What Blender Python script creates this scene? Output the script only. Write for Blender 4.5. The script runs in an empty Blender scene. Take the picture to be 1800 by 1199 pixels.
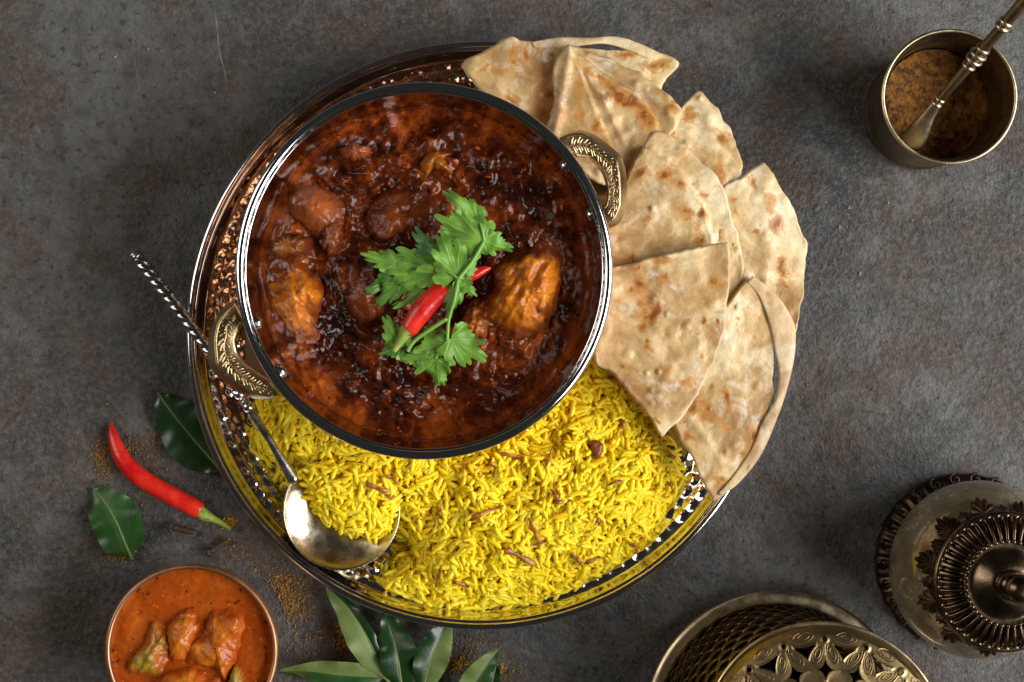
import bpy, math, random
import numpy as np
from mathutils import Vector, Matrix, Euler

random.seed(7); RNG = np.random.default_rng(11)
PI = math.pi
SC = bpy.context.scene
COL = SC.collection

# ------------------------------------------------------------------ camera
H = 0.90                # camera height above the table top (m)
K0 = 0.00029            # metres per photo pixel on the table top
cam = bpy.data.cameras.new('camera')
camo = bpy.data.objects.new('camera', cam); COL.objects.link(camo)
camo.location = (0, 0, H); camo.rotation_euler = (0, 0, 0)
cam.sensor_width = 36; cam.lens = 36 * H / (1800 * K0)
cam.clip_start = 0.02; cam.clip_end = 20
cam.dof.use_dof = True; cam.dof.focus_distance = H - 0.060; cam.dof.aperture_fstop = 16.0
SC.camera = camo

# ------------------------------------------------------------------ world and lamps
w = bpy.data.worlds.new('World'); SC.world = w; w.use_nodes = True
bg = w.node_tree.nodes['Background']
bg.inputs[0].default_value = (1.0, 0.98, 0.95, 1); bg.inputs[1].default_value = 0.022

def area(name, loc, target, sx, sy, power, col):
    l = bpy.data.lights.new(name, 'AREA'); l.shape = 'RECTANGLE'; l.size = sx; l.size_y = sy
    l.energy = power; l.color = col
    o = bpy.data.objects.new(name, l); COL.objects.link(o); o.location = loc
    d = Vector(target) - Vector(loc); o.rotation_euler = d.to_track_quat('-Z', 'Y').to_euler()
    return o
area('window_light', (1.86, -0.36, 1.30), (0.0, 0.0, 0.03), 2.2, 1.3, 102.0, (1.0, 0.985, 0.965))
area('fill_light', (-1.25, 0.35, 0.95), (0, 0, 0.03), 0.7, 1.1, 9.5, (1.0, 0.93, 0.84))

SC.view_settings.view_transform = 'Standard'; SC.view_settings.look = 'None'
SC.view_settings.exposure = 0.0; SC.view_settings.gamma = 1.0
SC.view_settings.use_curve_mapping = False

# ------------------------------------------------------------------ maths helpers
def K(z): return K0 * (H - z) / H
def P(px, py, z=0.0):
    k = K(z); return np.array([(px - 900) * k, (599.5 - py) * k, z])
def PP(pts, z=0.0):
    return np.array([P(p[0], p[1], p[2] if len(p) > 2 else z) for p in pts], float)

def _h(i, j, k, s):
    n = (i * 374761393 + j * 668265263 + k * 2147483647 + s * 1274126177) & 0xFFFFFFFF
    n = ((n ^ (n >> 13)) * 1274126177) & 0xFFFFFFFF
    return ((n ^ (n >> 16)) & 0xFFFF) / 65535.0
def vnoise(x, y, z=0.0, s=0):
    x = np.asarray(x, float); y = np.asarray(y, float); z = np.zeros_like(x) + z
    i = np.floor(x).astype(np.int64); j = np.floor(y).astype(np.int64); k = np.floor(z).astype(np.int64)
    u = x - i; v = y - j; t = z - k
    f = lambda a: a * a * a * (a * (a * 6 - 15) + 10)
    u, v, t = f(u), f(v), f(t)
    r = 0
    for a in (0, 1):
        for b in (0, 1):
            for c in (0, 1):
                r = r + _h(i + a, j + b, k + c, s) * (u if a else 1 - u) * (v if b else 1 - v) * (t if c else 1 - t)
    return r * 2 - 1
def fbm(x, y, z=0.0, o=4, s=0, g=0.5):
    r = 0; a = 1; n = 0
    for q in range(o):
        r = r + a * vnoise(np.asarray(x) * 2 ** q + 13.7 * q, np.asarray(y) * 2 ** q + 7.1 * q, np.asarray(z) * 2 ** q, s + q)
        n += a; a *= g
    return r / n

def catmull(pts, n, closed=False):
    pts = np.asarray(pts, float); m = len(pts)
    segs = m if closed else m - 1
    t = np.linspace(0, segs, n, endpoint=not closed)
    i = np.minimum(t.astype(int), segs - 1); u = (t - i)[:, None]
    if closed:
        g = lambda q: pts[q % m]
    else:
        g = lambda q: pts[np.clip(q, 0, m - 1)]
    p0, p1, p2, p3 = g(i - 1), g(i), g(i + 1), g(i + 2)
    return 0.5 * ((2 * p1) + (-p0 + p2) * u + (2 * p0 - 5 * p1 + 4 * p2 - p3) * u ** 2 + (-p0 + 3 * p1 - 3 * p2 + p3) * u ** 3)
def resample(pts, n, closed=False):
    d = catmull(pts, max(400, n * 6), closed)
    if closed: d = np.vstack([d, d[:1]])
    L = np.concatenate([[0], np.cumsum(np.linalg.norm(np.diff(d, axis=0), axis=1))])
    s = np.linspace(0, L[-1], n, endpoint=not closed)
    return np.stack([np.interp(s, L, d[:, c]) for c in range(d.shape[1])], 1)
def pline(Q, poly, closed=False):
    """distance, side (+left) of points Q (n,2) to a polyline"""
    poly = np.asarray(poly, float)
    if closed: poly = np.vstack([poly, poly[:1]])
    best = np.full(len(Q), 1e9); side = np.zeros(len(Q))
    for a, b in zip(poly[:-1], poly[1:]):
        ab = b - a; L = (ab ** 2).sum() + 1e-18
        t = np.clip(((Q - a) @ ab) / L, 0, 1)
        d = np.linalg.norm(Q - a - t[:, None] * ab, axis=1)
        c = ab[0] * (Q[:, 1] - a[1]) - ab[1] * (Q[:, 0] - a[0])
        m = d < best - 1e-12
        best[m] = d[m]; side[m] = np.sign(c[m])
    return best, side
def inside(Q, poly):
    x, y = Q[:, 0], Q[:, 1]; r = np.zeros(len(Q), bool); n = len(poly)
    for i in range(n):
        a = poly[i]; b = poly[(i + 1) % n]
        c = ((a[1] > y) != (b[1] > y))
        xx = (b[0] - a[0]) * (y - a[1]) / (b[1] - a[1] + 1e-15) + a[0]
        r ^= c & (x < xx)
    return r
def sstep(a, b, x):
    t = np.clip((x - a) / (b - a), 0, 1); return t * t * (3 - 2 * t)

# ------------------------------------------------------------------ object helpers
def mesh(name, V, F, mat, smooth=True, sharp=None, attrs=None):
    me = bpy.data.meshes.new(name)
    me.from_pydata([tuple(map(float, v)) for v in V], [], [tuple(int(i) for i in f) for f in F])
    if smooth:
        me.polygons.foreach_set('use_smooth', [True] * len(me.polygons))
        if sharp: me.set_sharp_from_angle(angle=math.radians(sharp))
    if attrs:
        for k, a in attrs.items():
            at = me.attributes.new(k, 'FLOAT', 'POINT'); at.data.foreach_set('value', np.asarray(a, np.float32))
    if mat: me.materials.append(mat)
    me.update(); return me
def root_of(o):
    while o.parent: o = o.parent
    return o
def obj(name, V, F, mat, parent=None, smooth=True, sharp=None, attrs=None, base=None, label=None, kind=None):
    V = np.asarray(V, float)
    if parent is not None:
        V = V - np.array(root_of(parent).location)
    else:
        if base is None:
            base = np.array([(V[:, 0].min() + V[:, 0].max()) / 2, (V[:, 1].min() + V[:, 1].max()) / 2, V[:, 2].min()])
        V = V - np.asarray(base)
    o = bpy.data.objects.new(name, mesh(name, V, F, mat, smooth, sharp, attrs)); COL.objects.link(o)
    if parent is not None: o.parent = parent
    else: o.location = tuple(map(float, base))
    if label: o['label'] = label
    if kind: o['kind'] = kind
    return o
def tag(o, label, cat, group=None):
    o['label'] = label; o['category'] = cat
    if group: o['group'] = group
    return o
def thing(name, loc, label, cat, group=None):
    o = bpy.data.objects.new(name, None); COL.objects.link(o); o.location = tuple(map(float, loc))
    o.empty_display_size = 0.01
    return tag(o, label, cat, group)

class MB:
    def __init__(s): s.V = []; s.F = []; s.n = 0
    def add(s, V, F):
        V = np.asarray(V, float); s.V.append(V); s.F += [tuple(i + s.n for i in f) for f in F]; s.n += len(V); return s
    def arr(s): return np.vstack(s.V), s.F

def grid_faces(nr, nc, wrap=True):
    F = []
    for i in range(nr - 1):
        for j in range(nc if wrap else nc - 1):
            k = (j + 1) % nc
            F.append((i * nc + j, i * nc + k, (i + 1) * nc + k, (i + 1) * nc + j))
    return F
def lathe(prof, n=128, c=(0, 0), zoff=0.0, fn=None):
    """prof [(r,z)...] turned round the vertical axis at c; fn(r,z,th)->(r,z)"""
    prof = np.asarray(prof, float)
    th = np.linspace(0, 2 * PI, n, endpoint=False)
    R = np.repeat(prof[:, 0:1], n, 1); Z = np.repeat(prof[:, 1:2], n, 1); T = np.repeat(th[None], len(prof), 0)
    if fn: R, Z = fn(R, Z, T)
    V = np.stack([c[0] + R * np.cos(T), c[1] + R * np.sin(T), Z + zoff], -1).reshape(-1, 3)
    return V, [f[::-1] for f in grid_faces(len(prof), n)][::1]
def sprof(pts, n): return catmull(pts, n)
def torus_prof(r, z, m, n=16, a0=0, a1=2 * PI, mz=None):
    a = np.linspace(a0, a1, n); return np.stack([r + m * np.cos(a), z + (mz or m) * np.sin(a)], 1)
def tube(path, rad, n=12, fn=None, cap=True, flat=1.0):
    """path (m,3), rad scalar/array; fn(s,phi)->multiplier"""
    path = np.asarray(path, float); m = len(path); rad = np.zeros(m) + rad
    T = np.gradient(path, axis=0); T /= np.linalg.norm(T, axis=1)[:, None] + 1e-15
    up = np.array([0, 0, 1.0]) if abs(T[0][2]) < 0.9 else np.array([1.0, 0, 0])
    s = np.concatenate([[0], np.cumsum(np.linalg.norm(np.diff(path, axis=0), axis=1))])
    V = []
    N = np.cross(T[0], up); N /= np.linalg.norm(N)
    for i in range(m):
        N = N - T[i] * (N @ T[i]); N /= np.linalg.norm(N) + 1e-15
        B = np.cross(N, T[i])
        ph = np.linspace(0, 2 * PI, n, endpoint=False)
        mul = fn(s[i], ph) if fn else 1.0
        V.append(path[i] + (rad[i] * mul * np.cos(ph))[:, None] * N + (rad[i] * mul * np.sin(ph) * flat)[:, None] * B)
    V = np.vstack(V); F = grid_faces(m, n)
    if cap:
        a = len(V); V = np.vstack([V, path[:1], path[-1:]])
        for j in range(n):
            k = (j + 1) % n
            F.append((k, j, a)); F.append(((m - 1) * n + j, (m - 1) * n + k, a + 1))
    return V, F
def sphere(c, r, nu=10, nv=7, sc=(1, 1, 1)):
    V = []; c = np.asarray(c)
    for i in range(nv):
        a = PI * (i + 0.5) / nv
        for j in range(nu):
            b = 2 * PI * j / nu
            V.append(c + r * np.array([math.sin(a) * math.cos(b) * sc[0], math.sin(a) * math.sin(b) * sc[1], math.cos(a) * sc[2]]))
    F = [f[::-1] for f in grid_faces(nv, nu)]
    F.append(tuple(range(nu))); F.append(tuple(range((nv - 1) * nu, nv * nu))[::-1])
    return np.array(V), F

# ------------------------------------------------------------------ material helpers
class Mat:
    def __init__(s, name, base=(.5, .5, .5), rough=.5, metal=0., **kw):
        s.m = bpy.data.materials.new(name); s.m.use_nodes = True; s.nt = s.m.node_tree
        s.b = s.nt.nodes['Principled BSDF']
        s.set('Base Color', (*base, 1)); s.set('Roughness', rough); s.set('Metallic', metal)
        for k, v in kw.items(): s.set(k.replace('_', ' '), v)
        s.tc = s.nt.nodes.new('ShaderNodeTexCoord')
    def set(s, k, v): s.b.inputs[k].default_value = v
    def n(s, t, **kw):
        o = s.nt.nodes.new(t)
        for k, v in kw.items():
            if isinstance(k, str) and hasattr(o, k): setattr(o, k, v)
        return o
    def l(s, a, b): s.nt.links.new(a, b)
    def mapped(s, scale=(1, 1, 1), rot=(0, 0, 0), src=None):
        m = s.n('ShaderNodeMapping'); s.l(src or s.tc.outputs['Object'], m.inputs[0])
        m.inputs['Scale'].default_value = scale; m.inputs['Rotation'].default_value = rot; return m.outputs[0]
    def noise(s, scale, detail=4, rough=.55, vec=None, dist=0):
        o = s.n('ShaderNodeTexNoise'); s.l(vec or s.tc.outputs['Object'], o.inputs['Vector'])
        o.inputs['Scale'].default_value = scale; o.inputs['Detail'].default_value = detail
        o.inputs['Roughness'].default_value = rough; o.inputs['Distortion'].default_value = dist
        return o.outputs['Fac']
    def voro(s, scale, feat='F1', vec=None, out='Distance'):
        o = s.n('ShaderNodeTexVoronoi'); o.feature = feat; s.l(vec or s.tc.outputs['Object'], o.inputs['Vector'])
        o.inputs['Scale'].default_value = scale; return o.outputs[out]
    def ramp(s, fac, stops):
        o = s.n('ShaderNodeValToRGB'); s.l(fac, o.inputs[0]); e = o.color_ramp.elements
        while len(e) < len(stops): e.new(0.5)
        for q, (p, c) in enumerate(stops):
            e[q].position = p; e[q].color = (*c, 1) if len(c) == 3 else c
        return o.outputs[0]
    def rng(s, fac, a, b, c=0., d=1.):
        o = s.n('ShaderNodeMapRange'); s.l(fac, o.inputs[0])
        for q, v in zip((1, 2, 3, 4), (a, b, c, d)): o.inputs[q].default_value = v
        return o.outputs[0]
    def mix(s, fac, a, b, mode='MIX'):
        o = s.n('ShaderNodeMix'); o.data_type = 'RGBA'; o.blend_type = mode
        for i, v in ((0, fac), (6, a), (7, b)):
            if isinstance(v, (int, float)): o.inputs[i].default_value = v
            elif isinstance(v, tuple): o.inputs[i].default_value = (*v, 1)
            else: s.l(v, o.inputs[i])
        return o.outputs[2]
    def math(s, op, a, b=0.):
        o = s.n('ShaderNodeMath'); o.operation = op
        for i, v in enumerate((a, b)):
            if isinstance(v, (int, float)): o.inputs[i].default_value = v
            else: s.l(v, o.inputs[i])
        return o.outputs[0]
    def attr(s, name):
        o = s.n('ShaderNodeAttribute'); o.attribute_name = name; return o.outputs['Fac']
    def col(s, c): s.l(c, s.b.inputs['Base Color']); return s
    def rgh(s, c): s.l(c, s.b.inputs['Roughness']); return s
    def bump(s, h, strength=.5, dist=.001, prev=None):
        o = s.n('ShaderNodeBump'); o.inputs['Strength'].default_value = strength; o.inputs['Distance'].default_value = dist
        s.l(h, o.inputs['Height'])
        if prev is not None: s.l(prev, o.inputs['Normal'])
        s.l(o.outputs[0], s.b.inputs['Normal']); return o.outputs[0]

# -- table: dark trowelled slate-grey board with rusty patches, scratches and grit
def m_table():
    m = Mat('table_board', rough=.6)
    big = m.noise(4.5, 5, .6); med = m.noise(17, 5, .64, dist=.3); fine = m.noise(300, 4, .75)
    c = m.ramp(big, [(.40, (.026, .025, .024)), (.5, (.050, .048, .046)), (.60, (.090, .089, .087))])
    c = m.mix(m.rng(med, .46, .60, 0, .85), c, (.064, .041, .025))
    c = m.mix(m.rng(m.noise(30, 5, .70, dist=.4), .50, .66, 0, .7), c, (.125, .123, .120))
    c = m.mix(m.rng(m.noise(75, 4, .7), .50, .64, 0, .7), c, (.022, .019, .017))
    c = m.mix(m.rng(fine, .46, .64, 0, .75), c, m.mix(.5, c, (.19, .18, .17)))
    c = m.mix(m.rng(m.noise(230, 3, .7), .56, .66, 0, .75), c, (.018, .016, .014))
    c = m.mix(m.rng(m.noise(520, 3, .7), .60, .74, 0, .5), c, (.12, .075, .042))
    nw = m.math('MULTIPLY', m.math('SUBTRACT', m.noise(45, 1), .5), .0035); nb = m.rng(m.noise(160, 2, .7), .36, .56)
    for (ax, ay, bx, by, wd, st) in ((378, 12, 398, 165, 1.3, .75), (232, 40, 250, 190, 1.0, .35), (1128, 1046, 1136, 1110, 1.0, .5), (60, 215, 74, 240, 1.5, .4), (80, 330, 95, 460, .9, .3), (1500, 330, 1560, 470, .9, .25), (1180, 20, 1330, 44, .9, .3), (1440, 760, 1470, 900, .8, .3), (30, 640, 120, 700, .8, .3)):
        A_, B_ = P(ax, ay), P(bx, by); D_ = B_ - A_; Ln = float(np.hypot(D_[0], D_[1])); an = math.atan2(D_[1], D_[0])
        mp = m.n('ShaderNodeMapping'); mp.vector_type = 'TEXTURE'; m.l(m.tc.outputs['Object'], mp.inputs[0])
        mp.inputs['Location'].default_value = (float(A_[0]), float(A_[1]), 0); mp.inputs['Rotation'].default_value = (0, 0, an)
        se = m.n('ShaderNodeSeparateXYZ'); m.l(mp.outputs[0], se.inputs[0])
        ln = m.rng(m.math('ABSOLUTE', m.math('ADD', se.outputs[1], nw)), wd * .00012, wd * .00038, 1, 0)
        ln = m.math('MULTIPLY', ln, m.math('MULTIPLY', m.rng(se.outputs[0], 0, Ln * .15), m.rng(se.outputs[0], Ln, Ln * .7)))
        ln = m.math('MULTIPLY', ln, nb)
        c = m.mix(m.math('MULTIPLY', ln, st), c, (.26, .25, .235))
    spk = m.rng(m.voro(150), .045, .075, 1, 0)
    spk = m.math('MULTIPLY', spk, m.rng(m.noise(30, 2), .56, .64))
    c = m.mix(m.math('MULTIPLY', spk, .6), c, (.33, .32, .30))
    m.col(c); m.rgh(m.rng(med, .3, .7, .46, .72))
    b = m.bump(m.noise(28, 4, .6), .20, .004)
    b = m.bump(m.noise(120, 5, .75), .42, .0020, b)
    m.bump(fine, .9, .0014, b)
    return m.m
M_TABLE = m_table()

def m_metal(name, base, rough, n=60, var=.08, bump=0., tint=None, tn=25, ts=(.45, .7)):
    m = Mat(name, base, rough, 1.0)
    f = m.noise(n, 4, .6); m.rgh(m.rng(f, .3, .7, max(.02, rough - var), rough + var))
    if tint: m.col(m.mix(m.rng(m.noise(tn, 5, .65), *ts), base, tint))
    if bump: m.bump(m.noise(n * 3, 3), bump, .0006)
    return m.m
M_STEEL = m_metal('polished_steel', (.72, .70, .68), .10, 90, .04, .05)
def m_lining():
    m = Mat('steel_lining', (.50, .47, .46), .09, 1.0)
    sp = m.n('ShaderNodeSeparateXYZ'); m.l(m.tc.outputs['Object'], sp.inputs[0])
    up = m.rng(sp.outputs[2], .044, .057, .10, -.22)          # sauce clings just above the gravy line
    f = m.rng(m.math('ADD', m.noise(75, 5, .7, dist=.8), up), .54, .60)
    m.col(m.mix(f, (.50, .47, .46), (.12, .022, .005))); m.l(m.rng(f, 0, 1, 1, 0), m.b.inputs['Metallic'])
    m.rgh(m.rng(m.noise(90, 3), .3, .7, .05, .14)); return m.m
M_STEEL_IN = m_lining()
M_RIM = m_metal('rim_steel', (.74, .74, .75), .10, 80, .03)
M_BRASS = m_metal('cast_brass', (.60, .45, .25), .30, 130, .06, .05, (.38, .26, .13), 60)
M_BRASSD = m_metal('antique_brass', (.31, .22, .105), .42, 120, .10, .15, (.17, .12, .06), 60, (.4, .65))
M_BRASSL = m_metal('dull_gilt_brass', (.62, .52, .33), .36, 120, .10, .12, (.36, .28, .20), 70, (.45, .7))
M_BRONZE = m_metal('dark_bronze', (.19, .13, .078), .27, 140, .08, .12, (.09, .065, .045), 80, (.4, .65))
M_BASEB = m_metal('shade_dark_bronze', (.085, .055, .033), .45, 140, .1, .2, (.03, .022, .016), 70, (.4, .6))  # darker bronze copy; puts the jar's shadow into the base ring's colour
M_CUPM = m_metal('cup_metal', (.29, .215, .12), .40, 140, .10, .15, (.15, .11, .07), 60, (.4, .7))
M_TWIST = m_metal('twisted_silver', (.68, .67, .65), .26, 150, .08, .1, (.26, .25, .235), 90, (.45, .7))
M_SPOON = m_metal('rice_tinted_silver', (.52, .46, .33), .26, 150, .08, .1, (.36, .31, .22), 90, (.45, .7))  # brassy tone, with the yellow reflection of the rice put into the colour
M_BOWLC = m_metal('copper_glaze', (.46, .24, .13), .46, 90, .08, .1, (.33, .17, .09), 60)
def m_copper():
    m = Mat('hammered_copper', (.74, .36, .19), .22, 1.0)
    m.bump(m.voro(150, 'SMOOTH_F1'), .9, .0020); return m.m
M_COPPER = m_copper()
M_DARK = Mat('painted_shade_inside', (.02, .018, .015), .8).m  # near-black paint standing in for the shade inside the burner

# -- food materials
def m_gravy(name, dark, mid, hot, spec=.26, sub=0., bmp=.3):
    m = Mat(name, mid, .2, 0, Specular_IOR_Level=spec)
    a = m.noise(30, 5, .64, dist=.6); b = m.noise(150, 4, .7, dist=.5); e = m.attr('edge')
    f = m.math('ADD', m.math('MULTIPLY', a, .62), m.math('MULTIPLY', b, .38))
    f = m.math('ADD', f, m.math('MULTIPLY', e, .09))
    c = m.ramp(f, [(.425, dark), (.525, mid), (.63, hot), (.73, tuple(min(1, v * 1.5) for v in hot))])
    sp = m.rng(m.noise(240, 3, .6), .62, .68)
    c = m.mix(m.math('MULTIPLY', sp, .8), c, (.010, .006, .004))
    sp2 = m.rng(m.noise(310, 3, .5), .66, .72)
    c = m.mix(m.math('MULTIPLY', sp2, .6), c, tuple(min(1, v * 2.2) for v in hot))
    m.col(c)
    m.rgh(m.rng(m.noise(110, 3), .35, .65, .10, .32))
    if sub: m.set('Subsurface Weight', sub); m.set('Subsurface Radius', (.004, .0012, .0005)); m.set('Subsurface Scale', .6)
    m.bump(m.noise(260, 3, .6), bmp, .0012)
    return m.m
M_GRAVY = m_gravy('masala_gravy', (.016, .0034, .0016), (.100, .0160, .0032), (.30, .060, .0065))
M_ORANGE = m_gravy('orange_gravy', (.27, .044, .004), (.335, .060, .005), (.42, .095, .010), bmp=.2)
def m_meat(name, meat, sauce, lo=.42, hi=.60, char=.61, top=.80):
    m = Mat(name, meat, .3, Specular_IOR_Level=.5)
    a = m.noise(48, 5, .66, dist=.7); b = m.noise(300, 4, .7, dist=.4)
    # sauce clings low on the piece and in patches
    k = m.math('ADD', a, m.math('MULTIPLY', m.math('SUBTRACT', top, m.attr('height')), .24))
    c = m.mix(m.rng(m.noise(140, 5, .7), .44, .64, 0, .75), meat, (min(1, meat[0] * 1.3), min(1, meat[1] * 1.7), min(1, meat[2] * 1.4)))
    c = m.mix(m.rng(b, .46, .66, 0, .4), c, tuple(v * .5 for v in meat))
    c = m.mix(m.rng(m.noise(26, 4, .6, dist=1.0), .48, .60, 0, .75), c, tuple(.35 * a_ + .65 * b_ for a_, b_ in zip(meat, sauce)))
    c = m.mix(m.rng(k, lo, hi, 0, .92), c, sauce)
    c = m.mix(m.rng(b, .60, .72, 0, .6), c, tuple(v * .35 for v in sauce))
    c = m.mix(m.rng(m.noise(110, 5, .75), char, char + .07, 0, .9), c, (.016, .008, .005))
    m.col(c); m.rgh(m.rng(b, .3, .7, .12, .36)); m.set('Specular IOR Level', .3)
    m.bump(m.noise(330, 4, .65), .35, .0012)
    return m.m
SAUCE = (.12, .022, .006)
M_CHICK_Y = m_meat('turmeric_chicken', (.50, .135, .008), (.13, .022, .004), .44, .58)
M_CHICK_O = m_meat('orange_chicken', (.32, .085, .008), (.085, .016, .004), .45, .58)
M_CHICK_P = m_meat('pinkish_chicken', (.27, .062, .016), (.115, .019, .005), .46, .62)
M_CHICK_D = m_meat('sauced_chicken', (.20, .042, .008), (.060, .0105, .003), .40, .58)
M_VEG_G = m_meat('green_vegetable', (.30, .19, .020), (.34, .064, .006), .46, .60, .9)
M_VEG_O = m_meat('orange_vegetable', (.48, .12, .010), (.31, .048, .004), .46, .62, .9)

RICE_SSS = .5
def m_rice(name, c1, c2):
    m = Mat(name, c1, .5, Specular_IOR_Level=.28)
    oi = m.n('ShaderNodeNewGeometry')
    c = m.mix(oi.outputs['Random Per Island'], c1, c2)
    c = m.mix(m.rng(m.noise(260, 3), .4, .7, 0, .35), c, tuple(v * .8 for v in c1))
    m.col(c)
    m.set('Subsurface Weight', RICE_SSS); m.set('Subsurface Radius', (.0022, .0016, .0003)); m.set('Subsurface Scale', .7)
    return m.m
M_RICE = m_rice('turmeric_rice', (.90, .64, .008), (.92, .69, .015))
M_RICE2 = m_rice('deep_turmeric_rice', (.86, .57, .006), (.90, .63, .010))
M_RICE3 = m_rice('pale_turmeric_rice', (.92, .74, .05), (.90, .69, .02))
M_RICECORE = Mat('packed_rice', (.88, .58, .006), .6).m
def m_onion():
    m = Mat('fried_onion', (.2, .06, .015), .35)
    m.col(m.ramp(m.noise(240, 5), [(.36, (.15, .040, .008)), (.5, (.32, .105, .018)), (.64, (.50, .21, .035))]))
    m.bump(m.noise(700, 3), .4, .0006); return m.m
M_ONION = m_onion()
M_RAISIN = Mat('raisin_brown', (.20, .055, .012), .4).m

def m_bread(name, shift):
    m = Mat(name, (.6, .45, .27), .48, Specular_IOR_Level=.4)
    ad = m.n('ShaderNodeVectorMath'); ad.operation = 'ADD'; m.l(m.tc.outputs['Object'], ad.inputs[0]); ad.inputs[1].default_value = (shift, shift * .7, 0)
    V = ad.outputs[0]
    c = m.ramp(m.noise(20, 5, .64, vec=V, dist=.8), [(.36, (.34, .185, .065)), (.46, (.47, .30, .125)), (.54, (.64, .45, .21)), (.62, (.78, .635, .38))])
    c = m.mix(m.rng(m.noise(60, 4, .7, vec=V, dist=.6), .52, .66, 0, .65), c, (.80, .70, .52))
    c = m.mix(m.rng(m.noise(38, 4, .66, vec=V, dist=1.2), .54, .66, 0, .5), c, (.46, .23, .062))
    c = m.mix(m.rng(m.noise(190, 3, .7, vec=V), .56, .70, 0, .45), c, (.40, .23, .09))
    nz = m.math('SUBTRACT', m.noise(100, 5, .75, vec=V, dist=.8), .5)
    sm = m.math('ADD', m.attr('char'), m.math('MULTIPLY', nz, 2.6))
    c = m.mix(m.rng(sm, .30, .62, 0, .85), c, (.50, .215, .040))
    c = m.mix(m.rng(sm, .72, 1.15, 0, .90), c, (.21, .060, .012))
    c = m.mix(m.math('MULTIPLY', m.attr('rim'), .55), c, (.72, .58, .38))
    m.col(c); m.rgh(m.rng(m.noise(90, 4, vec=V), .3, .7, .30, .58))
    m.set('Subsurface Weight', BREAD_SSS); m.set('Subsurface Radius', (.004, .0025, .0012)); m.set('Subsurface Scale', .5)
    p = m.bump(m.noise(55, 4, .6, vec=V, dist=.5), .32, .0026)
    m.bump(m.noise(230, 4, .65, vec=V), .4, .0010, p)
    return m.m
BREAD_SSS = .0

def m_leaf(name, c1, c2, vein, rough=.4, trans=.12, coat=0.):
    m = Mat(name, c1, rough)
    c = m.mix(m.rng(m.noise(140, 4), .35, .65), c1, c2)
    c = m.mix(m.math('MULTIPLY', m.attr('vein'), .7), c, vein)
    m.col(c); m.set('Transmission Weight', 0.)
    m.set('Coat Weight', coat); m.set('Coat Roughness', .25)
    p = m.bump(m.attr('vein'), .5, .0006)
    m.bump(m.noise(500, 3), .25, .0005, p); return m.m
M_CORI = m_leaf('coriander_green', (.095, .235, .016), (.145, .32, .030), (.30, .46, .10), .55)
M_CORI2 = m_leaf('coriander_grey_green', (.065, .19, .05), (.10, .26, .08), (.2, .36, .14), .42)
M_CORI3 = m_leaf('coriander_deep_green', (.050, .15, .012), (.08, .21, .020), (.18, .34, .06), .42)
M_STEM = Mat('coriander_stem', (.17, .38, .06), .4).m
M_BAY = m_leaf('glossy_leaf_green', (.012, .052, .007), (.022, .080, .012), (.085, .17, .05), .40, .05, .12)
M_BAYD = m_leaf('dark_leaf_green', (.006, .028, .005), (.010, .042, .008), (.03, .085, .02), .36, .05, .2)
M_BAYP = m_leaf('pale_leaf_underside', (.105, .155, .034), (.145, .20, .052), (.19, .25, .08), .55, .05)
def m_chilli():
    m = Mat('red_chilli', (.62, .018, .012), .24, Specular_IOR_Level=.5)
    c = m.mix(m.rng(m.noise(70, 4, .6), .38, .62), (.50, .008, .007), (.74, .034, .016))
    c = m.mix(m.rng(m.noise(210, 3, .7), .64, .72, 0, .5), c, (.30, .006, .006))
    m.col(c); m.rgh(m.rng(m.noise(160, 3), .3, .7, .17, .36))
    m.bump(m.noise(170, 4), .25, .0012); return m.m
M_CHILLI = m_chilli()
def m_calyx():
    m = Mat('chilli_stalk', (.2, .3, .03), .5); m.col(m.ramp(m.noise(190, 4, .7), [(.35, (.13, .22, .02)), (.5, (.23, .33, .035)), (.68, (.36, .34, .08))])); m.bump(m.noise(400, 3), .4, .0006); return m.m
M_CALYX = m_calyx()
M_CLOVE = m_metal('clove_brown', (.038, .017, .008), .65); M_CLOVE.node_tree.nodes['Principled BSDF'].inputs['Metallic'].default_value = 0
def m_powder(name, a, b):
    m = Mat(name, a, .85); m.col(m.mix(m.rng(m.noise(220, 4, .75), .40, .62), a, b)); m.bump(m.noise(300, 4, .75), 1.0, .003); return m.m
M_POWDER = m_powder('spice_powder', (.32, .13, .012), (.060, .022, .005))
M_DUST = m_powder('turmeric_dust', (.52, .27, .050), (.34, .18, .06))
M_DUSTY = m_powder('bright_turmeric_dust', (.78, .43, .010), (.60, .31, .015))
M_SALT = Mat('pale_grit', (.42, .40, .37), .6).m
def m_jarglass():
    m = Mat('mercury_glass', (.20, .165, .10), .24, .45)
    f = m.noise(55, 6, .65); sp = m.math('MULTIPLY', m.rng(m.noise(330, 4, .75), .52, .60), m.rng(m.noise(60, 3), .42, .58))
    c = m.ramp(f, [(.3, (.10, .075, .038)), (.5, (.21, .175, .105)), (.7, (.33, .29, .20))])
    c = m.mix(m.math('MULTIPLY', sp, .65), c, (.50, .46, .37))
    m.col(c); m.rgh(m.rng(sp, 0, 1, .16, .5)); m.set('Coat Weight', .5); m.set('Coat Roughness', .08); return m.m
M_JAR = m_jarglass()

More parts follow.
